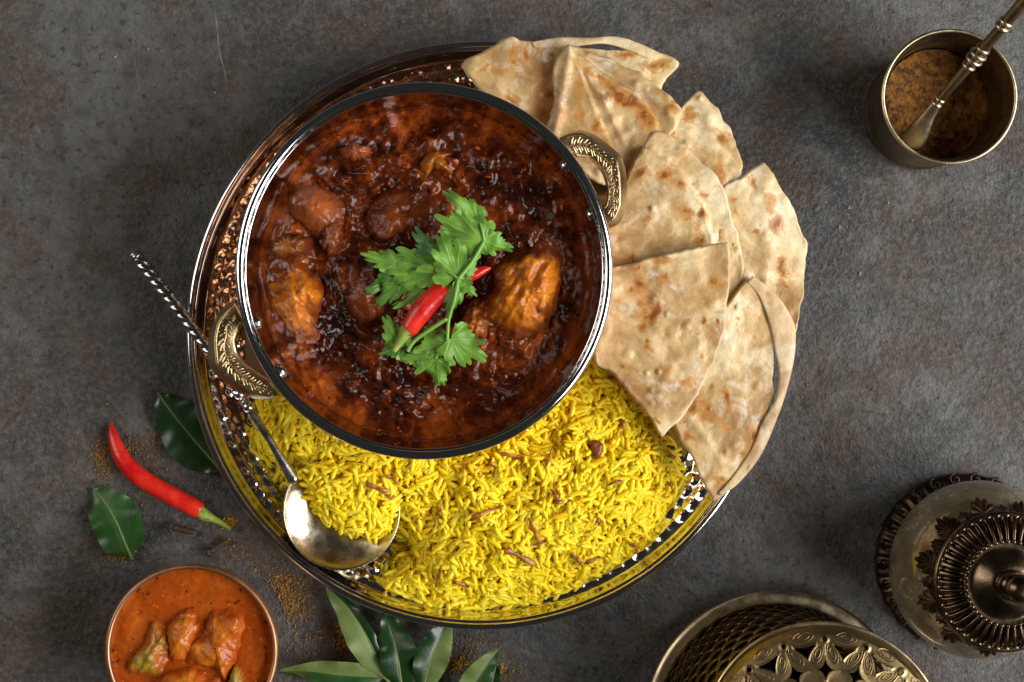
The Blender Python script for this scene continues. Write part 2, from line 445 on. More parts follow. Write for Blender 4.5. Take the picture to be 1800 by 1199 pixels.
# ------------------------------------------------------------------ table
def build_table():
    x0, x1, y0, y1, t = -.62, .62, -.46, .46, .03
    nx, ny = 120, 90
    xs = np.linspace(x0, x1, nx); ys = np.linspace(y0, y1, ny); X, Y = np.meshgrid(xs, ys)
    Z = -0.0003 + .0003 * fbm(X * 18, Y * 18, 0, 3, 5)
    V = np.stack([X, Y, Z], -1).reshape(-1, 3); F = grid_faces(ny, nx, False)
    b = len(V)
    V = np.vstack([V, [(x0, y0, -t), (x1, y0, -t), (x1, y1, -t), (x0, y1, -t)]])
    bot = [i for i in range(nx)]; top = [(ny - 1) * nx + i for i in range(nx)]
    lef = [i * nx for i in range(ny)]; rig = [i * nx + nx - 1 for i in range(ny)]
    F += [tuple(bot[::-1] + [b, b + 1]), tuple(top + [b + 2, b + 3]), tuple(lef + [b + 3, b]), tuple(rig[::-1] + [b + 1, b + 2]), (b + 3, b + 2, b + 1, b)]
    o = obj('tabletop', V, F, M_TABLE, base=(0, 0, 0), sharp=40); o['kind'] = 'structure'
    o['label'] = 'dark slate grey worn tabletop'
build_table()

# ------------------------------------------------------------------ thali plate
PC = P(845, 590, .020)[:2]; PR = 517 * K(.020)
ZB = .0045
def build_plate():
    t = thing('thali_plate', (PC[0], PC[1], 0), 'large round polished steel platter with a hammered band under the food', 'plate')
    R = PR
    pr = [(.0005, ZB), (R - .0265, ZB)]
    V, F = lathe(pr, 160, PC); obj('base', V, F, M_STEEL, t)
    # hammered band: staggered dimples
    nr, nt = 26, 760
    rr = np.linspace(R - .0265, R - .0085, nr); th = np.linspace(0, 2 * PI, nt, endpoint=False)
    RR, TT = np.meshgrid(rr, th, indexing='ij')
    u = (RR - rr[0]) / (rr[-1] - rr[0])
    rows = 3; row = np.floor(u * rows); cnt = 116
    fu = (u * rows) % 1 - .5; fv = (TT / (2 * PI) * cnt + .5 * (row % 2)) % 1 - .5
    amp = .0011 * (.70 + .55 * vnoise(np.floor(TT / (2 * PI) * cnt + .5 * (row % 2)), row * 7.3, 0, 3))
    Z = ZB + .0088 * u ** 1.2 + amp * np.clip(1 - (fu ** 2 + fv ** 2) * 4.4, 0, 1) * np.sin(PI * np.clip(u, 0, 1)) ** .3
    V = np.stack([PC[0] + RR * np.cos(TT), PC[1] + RR * np.sin(TT), Z], -1).reshape(-1, 3)
    obj('hammered_band', V, [f[::-1] for f in grid_faces(nr, nt)], M_STEEL, t)
    wall = sprof([(R - .0085, ZB + .0088), (R - .0070, ZB + .0100), (R - .0055, .0180), (R - .0044, .0198)], 14)
    V, F = lathe(wall, 200, PC); obj('wall', V, F, M_STEEL, t)
    under = sprof([(R - .0028, .0185), (R - .005, .012), (R - .010, .009), (R - .028, .0012), (.0005, .0012)], 20)
    V, F = lathe(under, 128, PC); obj('underside', V, F, M_STEEL, t)
    V, F = lathe(torus_prof(R - .0018, .0208, .0018, 20), 220, PC); rm = obj('rim', V, F, M_RIM, t)
    V, F = lathe(torus_prof(R - .0042, .0203, .0009, 12), 220, PC); obj('inner_bead', V, F, M_RIM, rm)
build_plate()

# ------------------------------------------------------------------ karahi
ZR = .075
KC = P(745.5, 476, ZR)[:2]; KR = 332.5 * K(ZR)
def build_karahi():
    t = thing('karahi', (KC[0], KC[1], ZB), 'two-handled steel and copper serving pan full of dark red curry', 'pan')
    R = KR
    inner = sprof([(.0005, .009), (.035, .010), (.055, .016), (.070, .029), (.0785, .047), (R - .0058, .064), (R - .0046, ZR - .003), (R - .0043, ZR + .0002)], 48)
    def wob(r, z, th):
        return r + .00018 * np.sin(th * 46) * sstep(.03, .06, z), z
    V, F = lathe(inner, 230, KC, fn=wob); obj('inner_lining', V, F, M_STEEL_IN, t)
    outer = sprof([(.0005, ZB + .0003), (.046, ZB + .0003), (.058, .0105), (.071, .022), (.0805, .043), (R - .0045, .062), (R - .0040, ZR - .002)], 40)
    V, F = lathe(outer, 200, KC); obj('copper_shell', V, [f[::-1] for f in F], M_COPPER, t)
    V, F = lathe(torus_prof(R - .0022, ZR - .0012, .0022, 22, mz=.0023), 230, KC); rm = obj('rim', V, F, M_RIM, t)
    V, F = lathe(torus_prof(R - .0046, ZR - .0008, .0007, 12), 230, KC); obj('inner_bead', V, F, M_RIM, rm)
    # handles from station triples (inner, ridge, outer) in photo pixels
    zt = ZR - .006
    hl_o = [(408, 532), (389, 543), (373, 566), (363, 598), (365, 642), (378, 659), (399, 677), (423, 693), (447, 702), (470, 703), (490, 697)]
    hl_r = [(412, 536), (398, 548), (383, 568), (377, 598), (380, 640), (388, 653), (406, 670), (429, 683), (449, 694), (471, 697), (490, 695)]
    hl_i = [(428, 566), (423, 573), (417, 583), (412, 597), (415, 617), (420, 628), (429, 640), (441, 650), (453, 658), (466, 666), (476, 671)]
    hr_o = [(984, 240), (1003, 230), (1024, 227), (1048, 236), (1075, 256), (1094, 275), (1101, 300), (1104, 335), (1101, 368), (1090, 391), (1072, 401)]
    hr_r = [(986, 243), (1004, 235), (1022, 234), (1042, 245), (1064, 263), (1085, 280), (1089, 302), (1091, 335), (1090, 364), (1082, 384), (1070, 394)]
    hr_i = [(1006, 272), (1014, 275), (1024, 275), (1037, 277), (1049, 288), (1058, 300), (1064, 314), (1068, 330), (1068, 345), (1065, 358), (1058, 366)]
    for name, (O, Rg, I) in (('left', (hl_o, hl_r, hl_i)), ('right', (hr_o, hr_r, hr_i))):
        n = 60
        def lin(p):
            p = PP(p, zt); s = np.linspace(0, len(p) - 1, n); sm = catmull(p, n)
            li = np.stack([np.interp(s, range(len(p)), p[:, c]) for c in range(3)], 1)
            return .5 * sm + .5 * li
        o_, r_, i_ = lin(O), lin(Rg), lin(I)
        cs = []
        for q in range(n):
            a = i_[q] + (0, 0, -.001); b = r_[q] + (0, 0, .0008); c = o_[q] + (0, 0, -.0040); d = o_[q] + (0, 0, -.0085)
            e = i_[q] + (0, 0, -.0075); mid = .5 * (a + b) + (0, 0, .0006)
            cs += [a, .8 * a + .2 * mid + (0, 0, .0004), mid, .85 * b + .15 * mid + (0, 0, .0002), b, .5 * (b + c) + (0, 0, .0003), c, d, e]
        V = np.array(cs); m = 9; F = [f[::-1] for f in grid_faces(n, m)]
        F += [tuple(range(m)), tuple(range((n - 1) * m, n * m))[::-1]]
        h = obj('handle', V, F, M_BRASS, t, sharp=25, label='engraved cast brass handle on the %s side of the pan' % name)
        # engraving: winding stem, chevron leaves and a border line
        mb = MB(); S = np.linspace(.05, .95, 90)
        def at(s, v):
            f = s * (n - 1); q = min(int(f), n - 2); u = f - q
            a = i_[q] * (1 - u) + i_[q + 1] * u; b = r_[q] * (1 - u) + r_[q + 1] * u
            p = a * (1 - v) + b * v; p = p + np.array([0, 0, -.001 * (1 - v) + .0008 * v + .0006 * 4 * v * (1 - v) * .9 + .0001]); return p
        mb.add(*tube([at(s, .5 + .06 * math.sin(s * 40)) for s in S], .00042, 6))
        mb.add(*tube([at(s, .12) for s in S], .00030, 6)); mb.add(*tube([at(s, .90) for s in S], .00030, 6))
        for q in range(12):
            s = .07 + q * .073
            for sd in (-1, 1):
                for dd in (0, .024):
                    pts = [at(min(.97, s + dd + .045 * u), .5 + sd * (.36 * u ** .7) * (1 - .3 * dd / .024)) for u in np.linspace(0, 1, 6)]
                    mb.add(*tube(pts, np.array([.00042, .0005, .0005, .00045, .0004, .0002]), 6))
        obj('engraving', *mb.arr(), M_BRASS, h)
    for px, py in ((458, 565), (497, 650), (988, 298), (1035, 380)):
        zz = .0655
        p = P(px, py, zz)[:2]; d = p - KC; d /= np.linalg.norm(d)
        # dome-headed rivet on the inner wall, facing the centre
        c = KC + d * (R - .0059)
        V, F = lathe([(.0035, 0), (.0035, .0008), (.0031, .0016), (.0022, .0023), (.0012, .0026), (.0001, .0027)], 24)
        ax = np.array([-d[0], -d[1], .12]); ax /= np.linalg.norm(ax); s1 = np.cross((0, 0, 1), ax); s1 /= np.linalg.norm(s1); s2 = np.cross(ax, s1)
        V = np.array([np.array([c[0], c[1], zz]) + v[0] * s1 + v[1] * s2 + (v[2] - .0005) * ax for v in V])
        obj('rivet', V, F, M_RIM, t)
build_karahi()

# ------------------------------------------------------------------ curry gravy
ZG = .0500
def karahi_inner_r(z): return np.interp(z, [.047, .064], [.0785, KR - .0058])
PIECES = []
def gravy_z(x, y):
    dx, dy = x - KC[0], y - KC[1]; r = np.hypot(dx, dy); RG = karahi_inner_r(ZG)
    e = sstep(.76, 1.02, r / RG + .10 * fbm(x * 45, y * 45, 0, 2, 91))
    lum = fbm(x * 75, y * 75, 0, 3, 21); sm = fbm(x * 190, y * 190, 0, 3, 31)
    rid = 1 - np.abs(fbm(x * 120, y * 120, .3, 2, 41))
    z = ZG + (1 - e) * (.0040 + .0050 * lum + .0020 * (rid - .6)) + (.0005 + (1 - e) * (.0004 + .0011 * sstep(-.15, .35, fbm(x * 38, y * 38, 0, 2, 57)))) * sm * (1 - .6 * sstep(.9, 1., r / RG))
    z = z + .0012 * sstep(.955, 1.0, r / RG)
    if np.ndim(x) == 2 and x.size > 1000:
        Q = np.stack([x.ravel(), y.ravel()], 1); add = np.zeros(len(Q))
        for O, h in PIECES:
            near = np.hypot(Q[:, 0] - O[:, 0].mean(), Q[:, 1] - O[:, 1].mean()) < .05
            d, _ = pline(Q[near], O, True); ins = inside(Q[near], O); d = np.where(ins, 0, d)
            a = np.zeros(len(Q)); a[near] = .36 * h * np.exp(-(d / .0042) ** 1.4); add = np.maximum(add, a)
        z = z + add.reshape(z.shape) * (.75 + .6 * fbm(x * 130, y * 130, 0, 3, 15))
    return z, e
def build_gravy():
    RG = karahi_inner_r(ZG) + .0012
    nr, nt = 190, 520
    q = np.linspace(0.003, 1, nr) ** .75; th = np.linspace(0, 2 * PI, nt, endpoint=False)
    RR, TT = np.meshgrid(q * RG, th, indexing='ij')
    X = KC[0] + RR * np.cos(TT); Y = KC[1] + RR * np.sin(TT)
    Z, E = gravy_z(X, Y)
    V = np.stack([X, Y, Z], -1).reshape(-1, 3); F = grid_faces(nr, nt)
    F.append(tuple(range(nt)))
    low = V[-nt:].copy(); low[:, 2] = ZG - .004; low[:, :2] = KC + (low[:, :2] - KC) * .985
    b = len(V); V = np.vstack([V, low])
    F += [((nr - 1) * nt + j, (nr - 1) * nt + (j + 1) % nt, b + (j + 1) % nt, b + j)[::-1] for j in range(nt)]
    at = np.concatenate([E.reshape(-1), np.ones(nt)])
    o = obj('curry_gravy', V, F, M_GRAVY, attrs={'edge': at})
    tag(o, 'dark red glossy masala gravy filling the two-handled pan', 'curry')

def pillow(outl, n, J, ztop, zbot, jit=0., seed=0, power=2.2, center=None, tpow=1.4):
    o = resample(outl, n, True)
    c = o.mean(0) if center is None else np.asarray(center, float)
    if jit:
        d = o - c; L = np.linalg.norm(d, axis=1)[:, None]
        a = np.arange(n) / n * 2 * PI
        o = o + d / L * (jit * fbm(np.cos(a) * 4 + seed, np.sin(a) * 4, 0, 4, seed))[:, None]
    V = []; T = []
    for j in range(J):
        t = (j / J) ** tpow; V.append(o * (1 - t) + c * t); T.append(np.full(n, t))
    XY = np.vstack(V + [c[None]]); T = np.concatenate(T + [[1.0]])
    Z = ztop(XY, T); m = len(XY)
    V3 = np.column_stack([XY, Z])
    F = grid_faces(J, n) + [((J - 1) * n + j, (J - 1) * n + (j + 1) % n, m - 1) for j in range(n)]
    bot = np.column_stack([o * .97 + c * .03, zbot(o)]); V3 = np.vstack([V3, bot])
    F += [(j, m + j, m + (j + 1) % n, (j + 1) % n) for j in range(n)] + [tuple(m + j for j in range(n))[::-1]]
    T = np.concatenate([T, np.zeros(n)])
    # orientation: make top face up
    a = outl; ar = 0
    for i in range(len(o)): ar += o[i][0] * o[(i + 1) % n][1] - o[(i + 1) % n][0] * o[i][1]
    if ar < 0: F = [f[::-1] for f in F]
    return V3, F, T

def chunk(name, outline, z0, h, mat, seed, label, cat, group=None, rough=.0022, fibre=None, zref=None, p=2.0, bevel=1.0):
    O = PP(outline, zref or z0 + h * .5)[:, :2]
    if cat == 'chicken': PIECES.append((resample(O, 40, True), h))
    def zt(XY, T):
        base = z0 - .0055 + (h + .0055) * np.clip(1 - (1 - np.clip(T * bevel, 0, 1)) ** p, 0, 1) ** (1 / p)
        n = fbm(XY[:, 0] * 62, XY[:, 1] * 62, seed, 4, seed, .45) * rough * (.25 + .75 * sstep(0, .3, T)) * 3.2
        n = n - (1 - np.abs(fbm(XY[:, 0] * 55, XY[:, 1] * 55, seed, 3, seed + 9)) * 2.2).clip(0, 1) ** 3 * rough * .5
        if fibre is not None:
            a = math.radians(fibre); u = XY[:, 0] * math.cos(a) + XY[:, 1] * math.sin(a); v = -XY[:, 0] * math.sin(a) + XY[:, 1] * math.cos(a)
            n = n + rough * 1.1 * fbm(u * 30, v * 170, seed, 3, seed + 5) * sstep(.05, .4, T)
        return base + n
    V, F, T = pillow(O, 130, 40, zt, lambda o: np.full(len(o), z0 - .0075), .0018, seed, tpow=1.2)
    hh = np.clip((V[:, 2] - z0) / h, 0, 1.3)
    o = obj(name, V, F, mat, attrs={'height': hh})
    return tag(o, label, cat, group)

G = 'chicken pieces in the dark red curry'
chunk('chicken_piece', [(873, 440), (915, 424), (952, 418), (984, 438), (994, 490), (982, 545), (953, 592), (912, 614), (872, 604), (845, 585), (812, 578), (805, 545), (838, 524), (858, 508), (862, 470)], ZG + .0042, .0125, M_CHICK_Y, 3, 'large orange chicken chunk right of the chilli and coriander', 'chicken', G, .0028, 60)
chunk('chicken_piece', [(803, 585), (812, 528), (850, 512), (878, 530), (872, 580), (850, 600)], ZG + .0042, .0105, M_CHICK_O, 23, 'torn brown chicken shred at the left edge of the large right chunk', 'chicken', G, .0026, 80)
chunk('chicken_piece', [(468, 455), (500, 432), (540, 458), (582, 520), (562, 560), (566, 602), (522, 618), (488, 572), (463, 510)], ZG + .0042, .0105, M_CHICK_Y, 5, 'orange yellow chicken chunk against the left wall of the pan', 'chicken', G, .0028, 110)
chunk('chicken_piece', [(470, 425), (505, 408), (545, 418), (546, 442), (515, 455), (475, 452)], ZG + .008, .0085, M_CHICK_O, 8, 'small flat brown chicken bit atop the left orange chunk', 'chicken', G, .0012)
chunk('chicken_piece', [(503, 360), (515, 325), (550, 316), (592, 332), (618, 370), (612, 412), (570, 428), (522, 405)], ZG + .0042, .0095, M_CHICK_P, 11, 'rounded pinkish chicken lump at the upper left of the pan', 'chicken', G, .0026)
chunk('chicken_piece', [(566, 392), (590, 380), (606, 398), (600, 440), (580, 452), (562, 430)], ZG + .006, .0080, M_CHICK_P, 13, 'narrow reddish chicken strip below the rounded pinkish lump', 'chicken', G, .0014, 80)
chunk('chicken_piece', [(640, 360), (680, 325), (735, 322), (775, 345), (784, 385), (755, 412), (690, 432), (640, 412)], ZG + .0045, .0110, M_CHICK_D, 17, 'dark sauce-coated chicken lump above the coriander leaves', 'chicken', G, .0024)
chunk('chicken_piece', [(708, 262), (738, 234), (762, 246), (792, 230), (816, 262), (790, 282), (804, 316), (762, 304), (738, 326), (720, 294)], ZG + .0030, .0060, M_CHICK_O, 43, 'ragged brown chicken bit near the top of the pan', 'chicken', G, .0030, 35)
chunk('chicken_piece', [(592, 262), (615, 248), (648, 256), (652, 276), (622, 286), (596, 278)], ZG + .0042, .0070, M_CHICK_P, 29, 'small pale chicken bit poking out at the upper left of the gravy', 'chicken', G, .0026)
chunk('chicken_piece', [(600, 470), (640, 440), (690, 455), (706, 505), (690, 560), (640, 585), (600, 540)], ZG + .0045, .0105, M_CHICK_D, 37, 'dark sauce-covered chicken lump left of the coriander', 'chicken', G, .0026)

build_gravy()

# ------------------------------------------------------------------ chillies
def chilli(name, path, rad, calyx, crad, label, zflat=1.0):
    base = np.array(path[len(path) // 2], float)
    t = thing(name, base * (1, 1, 0) + np.array([0, 0, min(p[2] for p in path) - max(rad)]), label, 'chilli')
    p = catmull(path, 70); r = np.interp(np.linspace(0, len(rad) - 1, 70), range(len(rad)), rad)
    wob = lambda s, ph: 1 + .03 * np.cos(ph * 2 + s * 60) + .02 * np.cos(ph * 3 - s * 90)
    obj('pod', *tube(p, r, 26, wob), M_CHILLI, t)
    c = catmull(calyx, 26); cr = np.interp(np.linspace(0, len(crad) - 1, 26), range(len(crad)), crad)
    obj('stalk', *tube(c, cr, 16, lambda s, ph: 1 + .07 * np.cos(5 * ph)), M_CALYX, t)
    return t
z = .0715; kk = K(z)
chilli('red_chilli', [P(863, 471, z + .0005), P(852, 474, z + .001), P(836, 480, z + .001), P(808, 491, z + .001), P(768, 517, z), P(740, 547, z - .0005), P(720, 577, z - .001), P(717, 581, z - .001)],
       [k_ * kk for k_ in (1.5, 6, 10.5, 14, 19, 20.5, 17, 12)],
       [P(721, 575, z - .001), P(714, 586, z - .001), P(704, 601, z - .0005), P(692, 618, z)], [k_ * kk for k_ in (15.5, 11, 7, 4.5)],
       'short red chilli laid among the coriander on top of the curry')
kk = K(.005)
chilli('red_chilli', [P(196, 745, .0022), P(199, 765, .0035), P(212, 800, .0048), P(234, 829, .005), P(268, 853, .005), P(305, 873, .005), P(340, 891, .005), P(353, 898, .005)],
       [k_ * kk for k_ in (2, 9, 14, 16.5, 17, 17.5, 17, 14)],
       [P(351, 898, .005), P(360, 905, .005), P(373, 911, .0045), P(389, 919, .004), P(405, 930, .0035)], [k_ * kk for k_ in (12, 11.5, 7.5, 5, 4)],
       'long curved red chilli lying on the table left of the platter')

# ------------------------------------------------------------------ fan leaves (coriander, ornaments)
def fan(L, W, lobes, seed, nt=110, nr=11, span=1.75, cup=.0, wave=.08, rib=.02, tooth=.09, tooth_n=13, deep=1.15):
    """leaf with base at the origin, pointing +x, length L, width W; returns V, F, vein"""
    th = np.linspace(-span, span, nt)
    c = np.array(lobes); A = 1 - .20 * np.abs(c) / span
    d = np.abs(th[:, None] - c[None]); wd = (c[1] - c[0])
    best = np.argmin(d, 1); dd = d[np.arange(nt), best] / wd
    r = A[best] * (1 - deep * dd ** 1.9)
    r = r * (1 - tooth * np.abs(np.cos(th * tooth_n * .5 + seed)) ** 6)
    r = r * (1 + .07 * vnoise(th * 3 + seed * 3.3, th * 0 + seed, 0, seed))
    r = r / r.max()
    q = np.linspace(0.03, 1, nr)
    RR = q[:, None] * r[None]; TT = np.repeat(th[None], nr, 0)
    X = RR * np.cos(TT); Y = RR * np.sin(TT); Y = Y * (W / L) / (Y.max() - Y.min())
    X = X - min(0, X.min() * .35)
    ph = np.minimum(dd, .5) * 2
    vein = np.clip(1 - ph * 5 * (.35 + RR), 0, 1) * (1 - .55 * RR)
    Z = wave * fbm(X * 2.6 + seed * 5.1, Y * 2.6, seed, 2, seed) * RR - cup * RR ** 2 + rib * (np.cos(ph * PI)) * RR * .5
    V = np.stack([X * L, Y * L, Z * L], -1).reshape(-1, 3)
    return V, grid_faces(nr, nt, False), vein.reshape(-1)
def place(V, base, tip, twist=0.):
    """map local leaf frame (+x = axis) to base->tip in 3D"""
    base = np.asarray(base, float); ax = np.asarray(tip, float) - base; ax /= np.linalg.norm(ax)
    up = np.array([0, 0, 1.0]); sd = np.cross(up, ax); sd /= np.linalg.norm(sd); nn = np.cross(ax, sd)
    c, s = math.cos(twist), math.sin(twist)
    sd2 = c * sd + s * nn; nn2 = -s * sd + c * nn
    return base + V[:, :1] * ax + V[:, 1:2] * sd2 + V[:, 2:] * nn2

def build_coriander():
    zc = .0725
    t = thing('coriander_sprig', P(790, 500, ZG + .004), 'fresh green coriander sprig garnishing the middle of the curry', 'herb')
    L3 = [-1.15, 0, 1.15]; L5 = [-1.4, -.7, 0, .7, 1.4]
    data = [ # base, tip, width px, z base, z tip, lobes, mat, twist
        ((780, 476), (728, 402), 62, .070, .071, L3, M_CORI2, .1),
        ((843, 388), (781, 334), 44, .076, .077, L3, M_CORI, .1),
        ((852, 426), (766, 382), 82, .076, .079, L5, M_CORI, -.1),
        ((848, 424), (899, 437), 50, .076, .072, L3, M_CORI, .35),
        ((770, 474), (664, 452), 76, .074, .072, L5, M_CORI, .1),
        ((700, 465), (635, 446), 44, .070, .068, L3, M_CORI, .1),
        ((772, 478), (682, 518), 46, .075, .070, L3, M_CORI, -.2),
        ((700, 482), (636, 517), 40, .069, .067, L3, M_CORI3, .1),
        ((706, 498), (655, 540), 40, .069, .067, L3, M_CORI3, .2),
        ((806, 490), (776, 410), 84, .078, .081, L5, M_CORI, .1),
        ((765, 492), (695, 545), 40, .070, .068, [-.9, 0, .9], M_CORI, .5),
        ((806, 490), (838, 520), 34, .079, .078, L3, M_CORI, -.1),
        ((805, 492), (781, 563), 36, .079, .078, L3, M_CORI, .2),
        ((706, 612), (676, 556), 46, .070, .069, L3, M_CORI, .1),
        ((708, 612), (667, 622), 36, .068, .066, L3, M_CORI3, .1),
        ((790, 592), (852, 634), 76, .072, .070, L5, M_CORI, -.1),
        ((785, 590), (716, 590), 30, .069, .067, [-.9, 0, .9], M_CORI3, -.3),
        ((788, 602), (728, 655), 82, .072, .070, L5, M_CORI, .1),
        ((752, 632), (692, 632), 34, .070, .067, L3, M_CORI, -.4),
        ((768, 628), (774, 682), 52, .071, .067, L3, M_CORI, .2)]
    for i, (b, tp, wd, z0, z1, lb, mt, tw) in enumerate(data):
        B = P(b[0], b[1], z0); T = P(tp[0], tp[1], z1); L = np.linalg.norm(T - B)
        V, F, vn = fan(L, wd * K(z0), lb, i + 3, cup=.05 + .12 * random.random(), wave=.26, tooth=.17, tooth_n=16, deep=.85, rib=.03)
        obj('leaf', place(V, B, T, tw), F, mt, t, attrs={'vein': vn})
    stems = [([(843, 386, .076), (848, 405, .077), (851, 424, .076)], 2.6), ([(851, 424, .076), (830, 460, .078), (806, 490, .0795)], 3.2),
             ([(806, 490, .0795), (788, 478, .078), (768, 472, .074)], 2.8), ([(806, 490, .0795), (798, 530, .078), (789, 560, .075), (786, 600, .072)], 3.0),
             ([(768, 474, .074), (735, 470, .072), (700, 465, .070)], 2.0), ([(786, 560, .075), (755, 580, .073), (728, 600, .071), (716, 618, .070)], 3.4),
             ([(786, 600, .072), (775, 615, .072), (766, 630, .071)], 2.4), ([(768, 474, .072), (735, 490, .070), (704, 498, .069)], 2.0),
             ([(795, 500, .077), (770, 510, .073), (757, 520, .070)], 2.4)]
    mb = MB()
    for s, r in stems: mb.add(*tube(catmull([P(*q) for q in s], 18), r * .00027, 8))
    obj('stem', *mb.arr(), M_STEM, t)
build_coriander()

# ------------------------------------------------------------------ rice
RICE_OUT = PP([(468, 690), (446, 760), (444, 800), (470, 812), (525, 862), (560, 902), (640, 930), (700, 950), (712, 965), (672, 1000), (655, 1030), (690, 1058), (760, 1078), (850, 1085), (940, 1070), (1020, 1040), (1090, 1003), (1150, 955), (1182, 890), (1200, 838), (1180, 775), (1140, 735), (1090, 680), (1050, 630), (1000, 600), (800, 640), (560, 640)], .014)[:, :2]
SP_C = P(600, 900, .024)
SPR = 101 * K(.024)
SPOONFUL = PP([(518, 833), (540, 858), (552, 893), (570, 922), (602, 936), (630, 948), (656, 950), (682, 934), (697, 908), (705, 880), (690, 840), (620, 810), (550, 815)], .028)[:, :2]
def rice_h(Q):
    ins = inside(Q, RICE_OUT); d, _ = pline(Q, RICE_OUT, True)
    d = np.where(ins, d, -d)
    n = fbm(Q[:, 0] * 60, Q[:, 1] * 60, 0, 3, 77)
    h = ZB + .0015 + .024 * (1 - np.exp(-np.clip(d, 0, 1) / .017)) * (1 + .26 * n)
    # keep below the spoon's rim on the far side of its bowl
    ds = np.hypot(Q[:, 0] - SP_C[0], Q[:, 1] - SP_C[1])
    py = 599.5 - Q[:, 1] / K(.024); px = Q[:, 0] / K(.024) + 900
    wl = sstep(890, 930, py + .25 * (px - 690))
    cap = .0165 + np.clip(ds - SPR * 1.0, 0, 1) * .9
    h = np.where(ds < SPR * 1.7, h + (np.minimum(h, cap) - h) * wl, h)
    i2 = inside(Q, SPOONFUL); d2, _ = pline(Q, SPOONFUL, True)
    h2 = .0205 + .0055 * sstep(905, 855, py + .1 * (px - 600)) + .0072 * (1 - np.exp(-d2 / .008)) * (1 + .2 * n)
    h = np.where(i2, np.maximum(h, h2), h)
    return h, ins, d, i2
def grain_mesh(L, R, bend, seed):
    n, m = 10, 7
    s = np.sin(np.linspace(-1, 1, n) * PI / 2); path = np.stack([s * L / 2, bend * L * (s ** 2 - .4), .05 * L * np.sin(s * 2 + seed)], 1)
    r = R * np.clip(1 - np.abs(s) ** 5, .0, 1) ** .5; r[0] = R * .42; r[-1] = R * .36
    V, F = tube(path, r, m)
    return V, F
GR = [grain_mesh(L, R, b, i) for i, (L, R, b) in enumerate([(.0100, .00108, .03), (.0090, .00114, .07), (.0108, .00104, .05), (.0080, .00118, .02), (.0096, .00106, .11), (.0084, .00112, -.06), (.0060, .00114, .03), (.0104, .00102, .08), (.0094, .00110, .16), (.0045, .00112, .02)])]
def build_rice():
    t = thing('rice_mound', (*RICE_OUT.mean(0), ZB), 'heap of bright yellow turmeric rice on the steel platter', 'rice')
    # core
    xs = np.linspace(RICE_OUT[:, 0].min(), RICE_OUT[:, 0].max(), 170); ys = np.linspace(RICE_OUT[:, 1].min(), RICE_OUT[:, 1].max(), 130)
    X, Y = np.meshgrid(xs, ys); Q = np.stack([X.ravel(), Y.ravel()], 1)
    h, ins, d, i2 = rice_h(Q); ok = (ins & (d > .0015)) | i2
    zc = h - .0016 + .0009 * fbm(Q[:, 0] * 300, Q[:, 1] * 300, 0, 2, 5)
    V = np.column_stack([Q, zc]); nx = len(xs)
    F = []
    for i in range(len(ys) - 1):
        for j in range(nx - 1):
            q = (i * nx + j, i * nx + j + 1, (i + 1) * nx + j + 1, (i + 1) * nx + j)
            if all(ok[k_] for k_ in q): F.append(q)
    used = sorted({i for f in F for i in f}); mp = {a: b for b, a in enumerate(used)}
    obj('packed_rice', V[used], [tuple(mp[i] for i in f) for f in F], M_RICECORE, t)
    # grains
    N = 7800
    lo = RICE_OUT.min(0) - .004; hi = RICE_OUT.max(0) + .004
    Q = RNG.uniform(lo, hi, (N, 2)); h, ins, d, i2 = rice_h(Q)
    vis = np.hypot((Q[:, 0] - KC[0]), (Q[:, 1] - KC[1])) > KR * .80
    keep = ((ins | i2) | ((d > -.0022) & (RNG.random(N) < .3))) & vis
    ds = np.hypot(Q[:, 0] - SP_C[0], Q[:, 1] - SP_C[1])
    keep &= ~((ds < SPR * 1.03) & ~i2 & ((Q[:, 1] < SP_C[1] + .006) | (Q[:, 0] < SP_C[0])))             # clear of the spoon's bare bowl
    Q = Q[keep]; h = h[keep]; d = d[keep]; i2 = i2[keep]
    e = 5e-4
    hx = (rice_h(Q + (e, 0))[0] - rice_h(Q - (e, 0))[0]) / (2 * e); hy = (rice_h(Q + (0, e))[0] - rice_h(Q - (0, e))[0]) / (2 * e)
    hx = np.clip(hx, -.9, .9); hy = np.clip(hy, -.9, .9)
    lift = RNG.random(len(Q)) ** 1.4 * .0030 - .0010
    order = np.argsort(-lift + 0 * d)
    rim = np.hypot(Q[:, 0] - KC[0], Q[:, 1] - KC[1]) > KR * 1.03
    big = [i for i in order if rim[i]][:300]; bigset = set(big)
    base = np.array(t.location)
    gm = [mesh('rice_grain', V_, F_, m_) for V_, F_ in GR for m_ in (M_RICE, M_RICE3)]
    parts = {M_RICE: MB(), M_RICE2: MB(), M_RICE3: MB()}
    for i in range(len(Q)):
        nrm = Vector((-hx[i], -hy[i], 1)).normalized()
        yaw = random.uniform(0, 2 * PI); a = Vector((math.cos(yaw), math.sin(yaw), 0)); a = (a - nrm * a.dot(nrm)).normalized()
        a = (a + nrm * random.gauss(0, .24)).normalized(); b = nrm.cross(a).normalized(); c = a.cross(b)
        roll = random.uniform(-.9, .9); b2 = b * math.cos(roll) + c * math.sin(roll); c2 = a.cross(b2)
        R3 = Matrix((a, b2, c2)).transposed(); s = random.uniform(.88, 1.24)
        p = Vector((Q[i, 0], Q[i, 1], h[i] + lift[i]))
        if d[i] < .002 and not i2[i]: p.z = max(p.z, ZB + .0016)
        if i in bigset:
            o = bpy.data.objects.new('rice_grain', random.choice(gm)); COL.objects.link(o); o.parent = t
            o.matrix_local = Matrix.Translation(p - Vector(base)) @ R3.to_4x4() @ Matrix.Scale(s, 4)
        else:
            V_, F_ = random.choice(GR); Rn = np.array(R3)
            parts[random.choices([M_RICE, M_RICE2, M_RICE3], [5, 3, 2])[0]].add((V_ * s) @ Rn.T + np.array(p), F_)
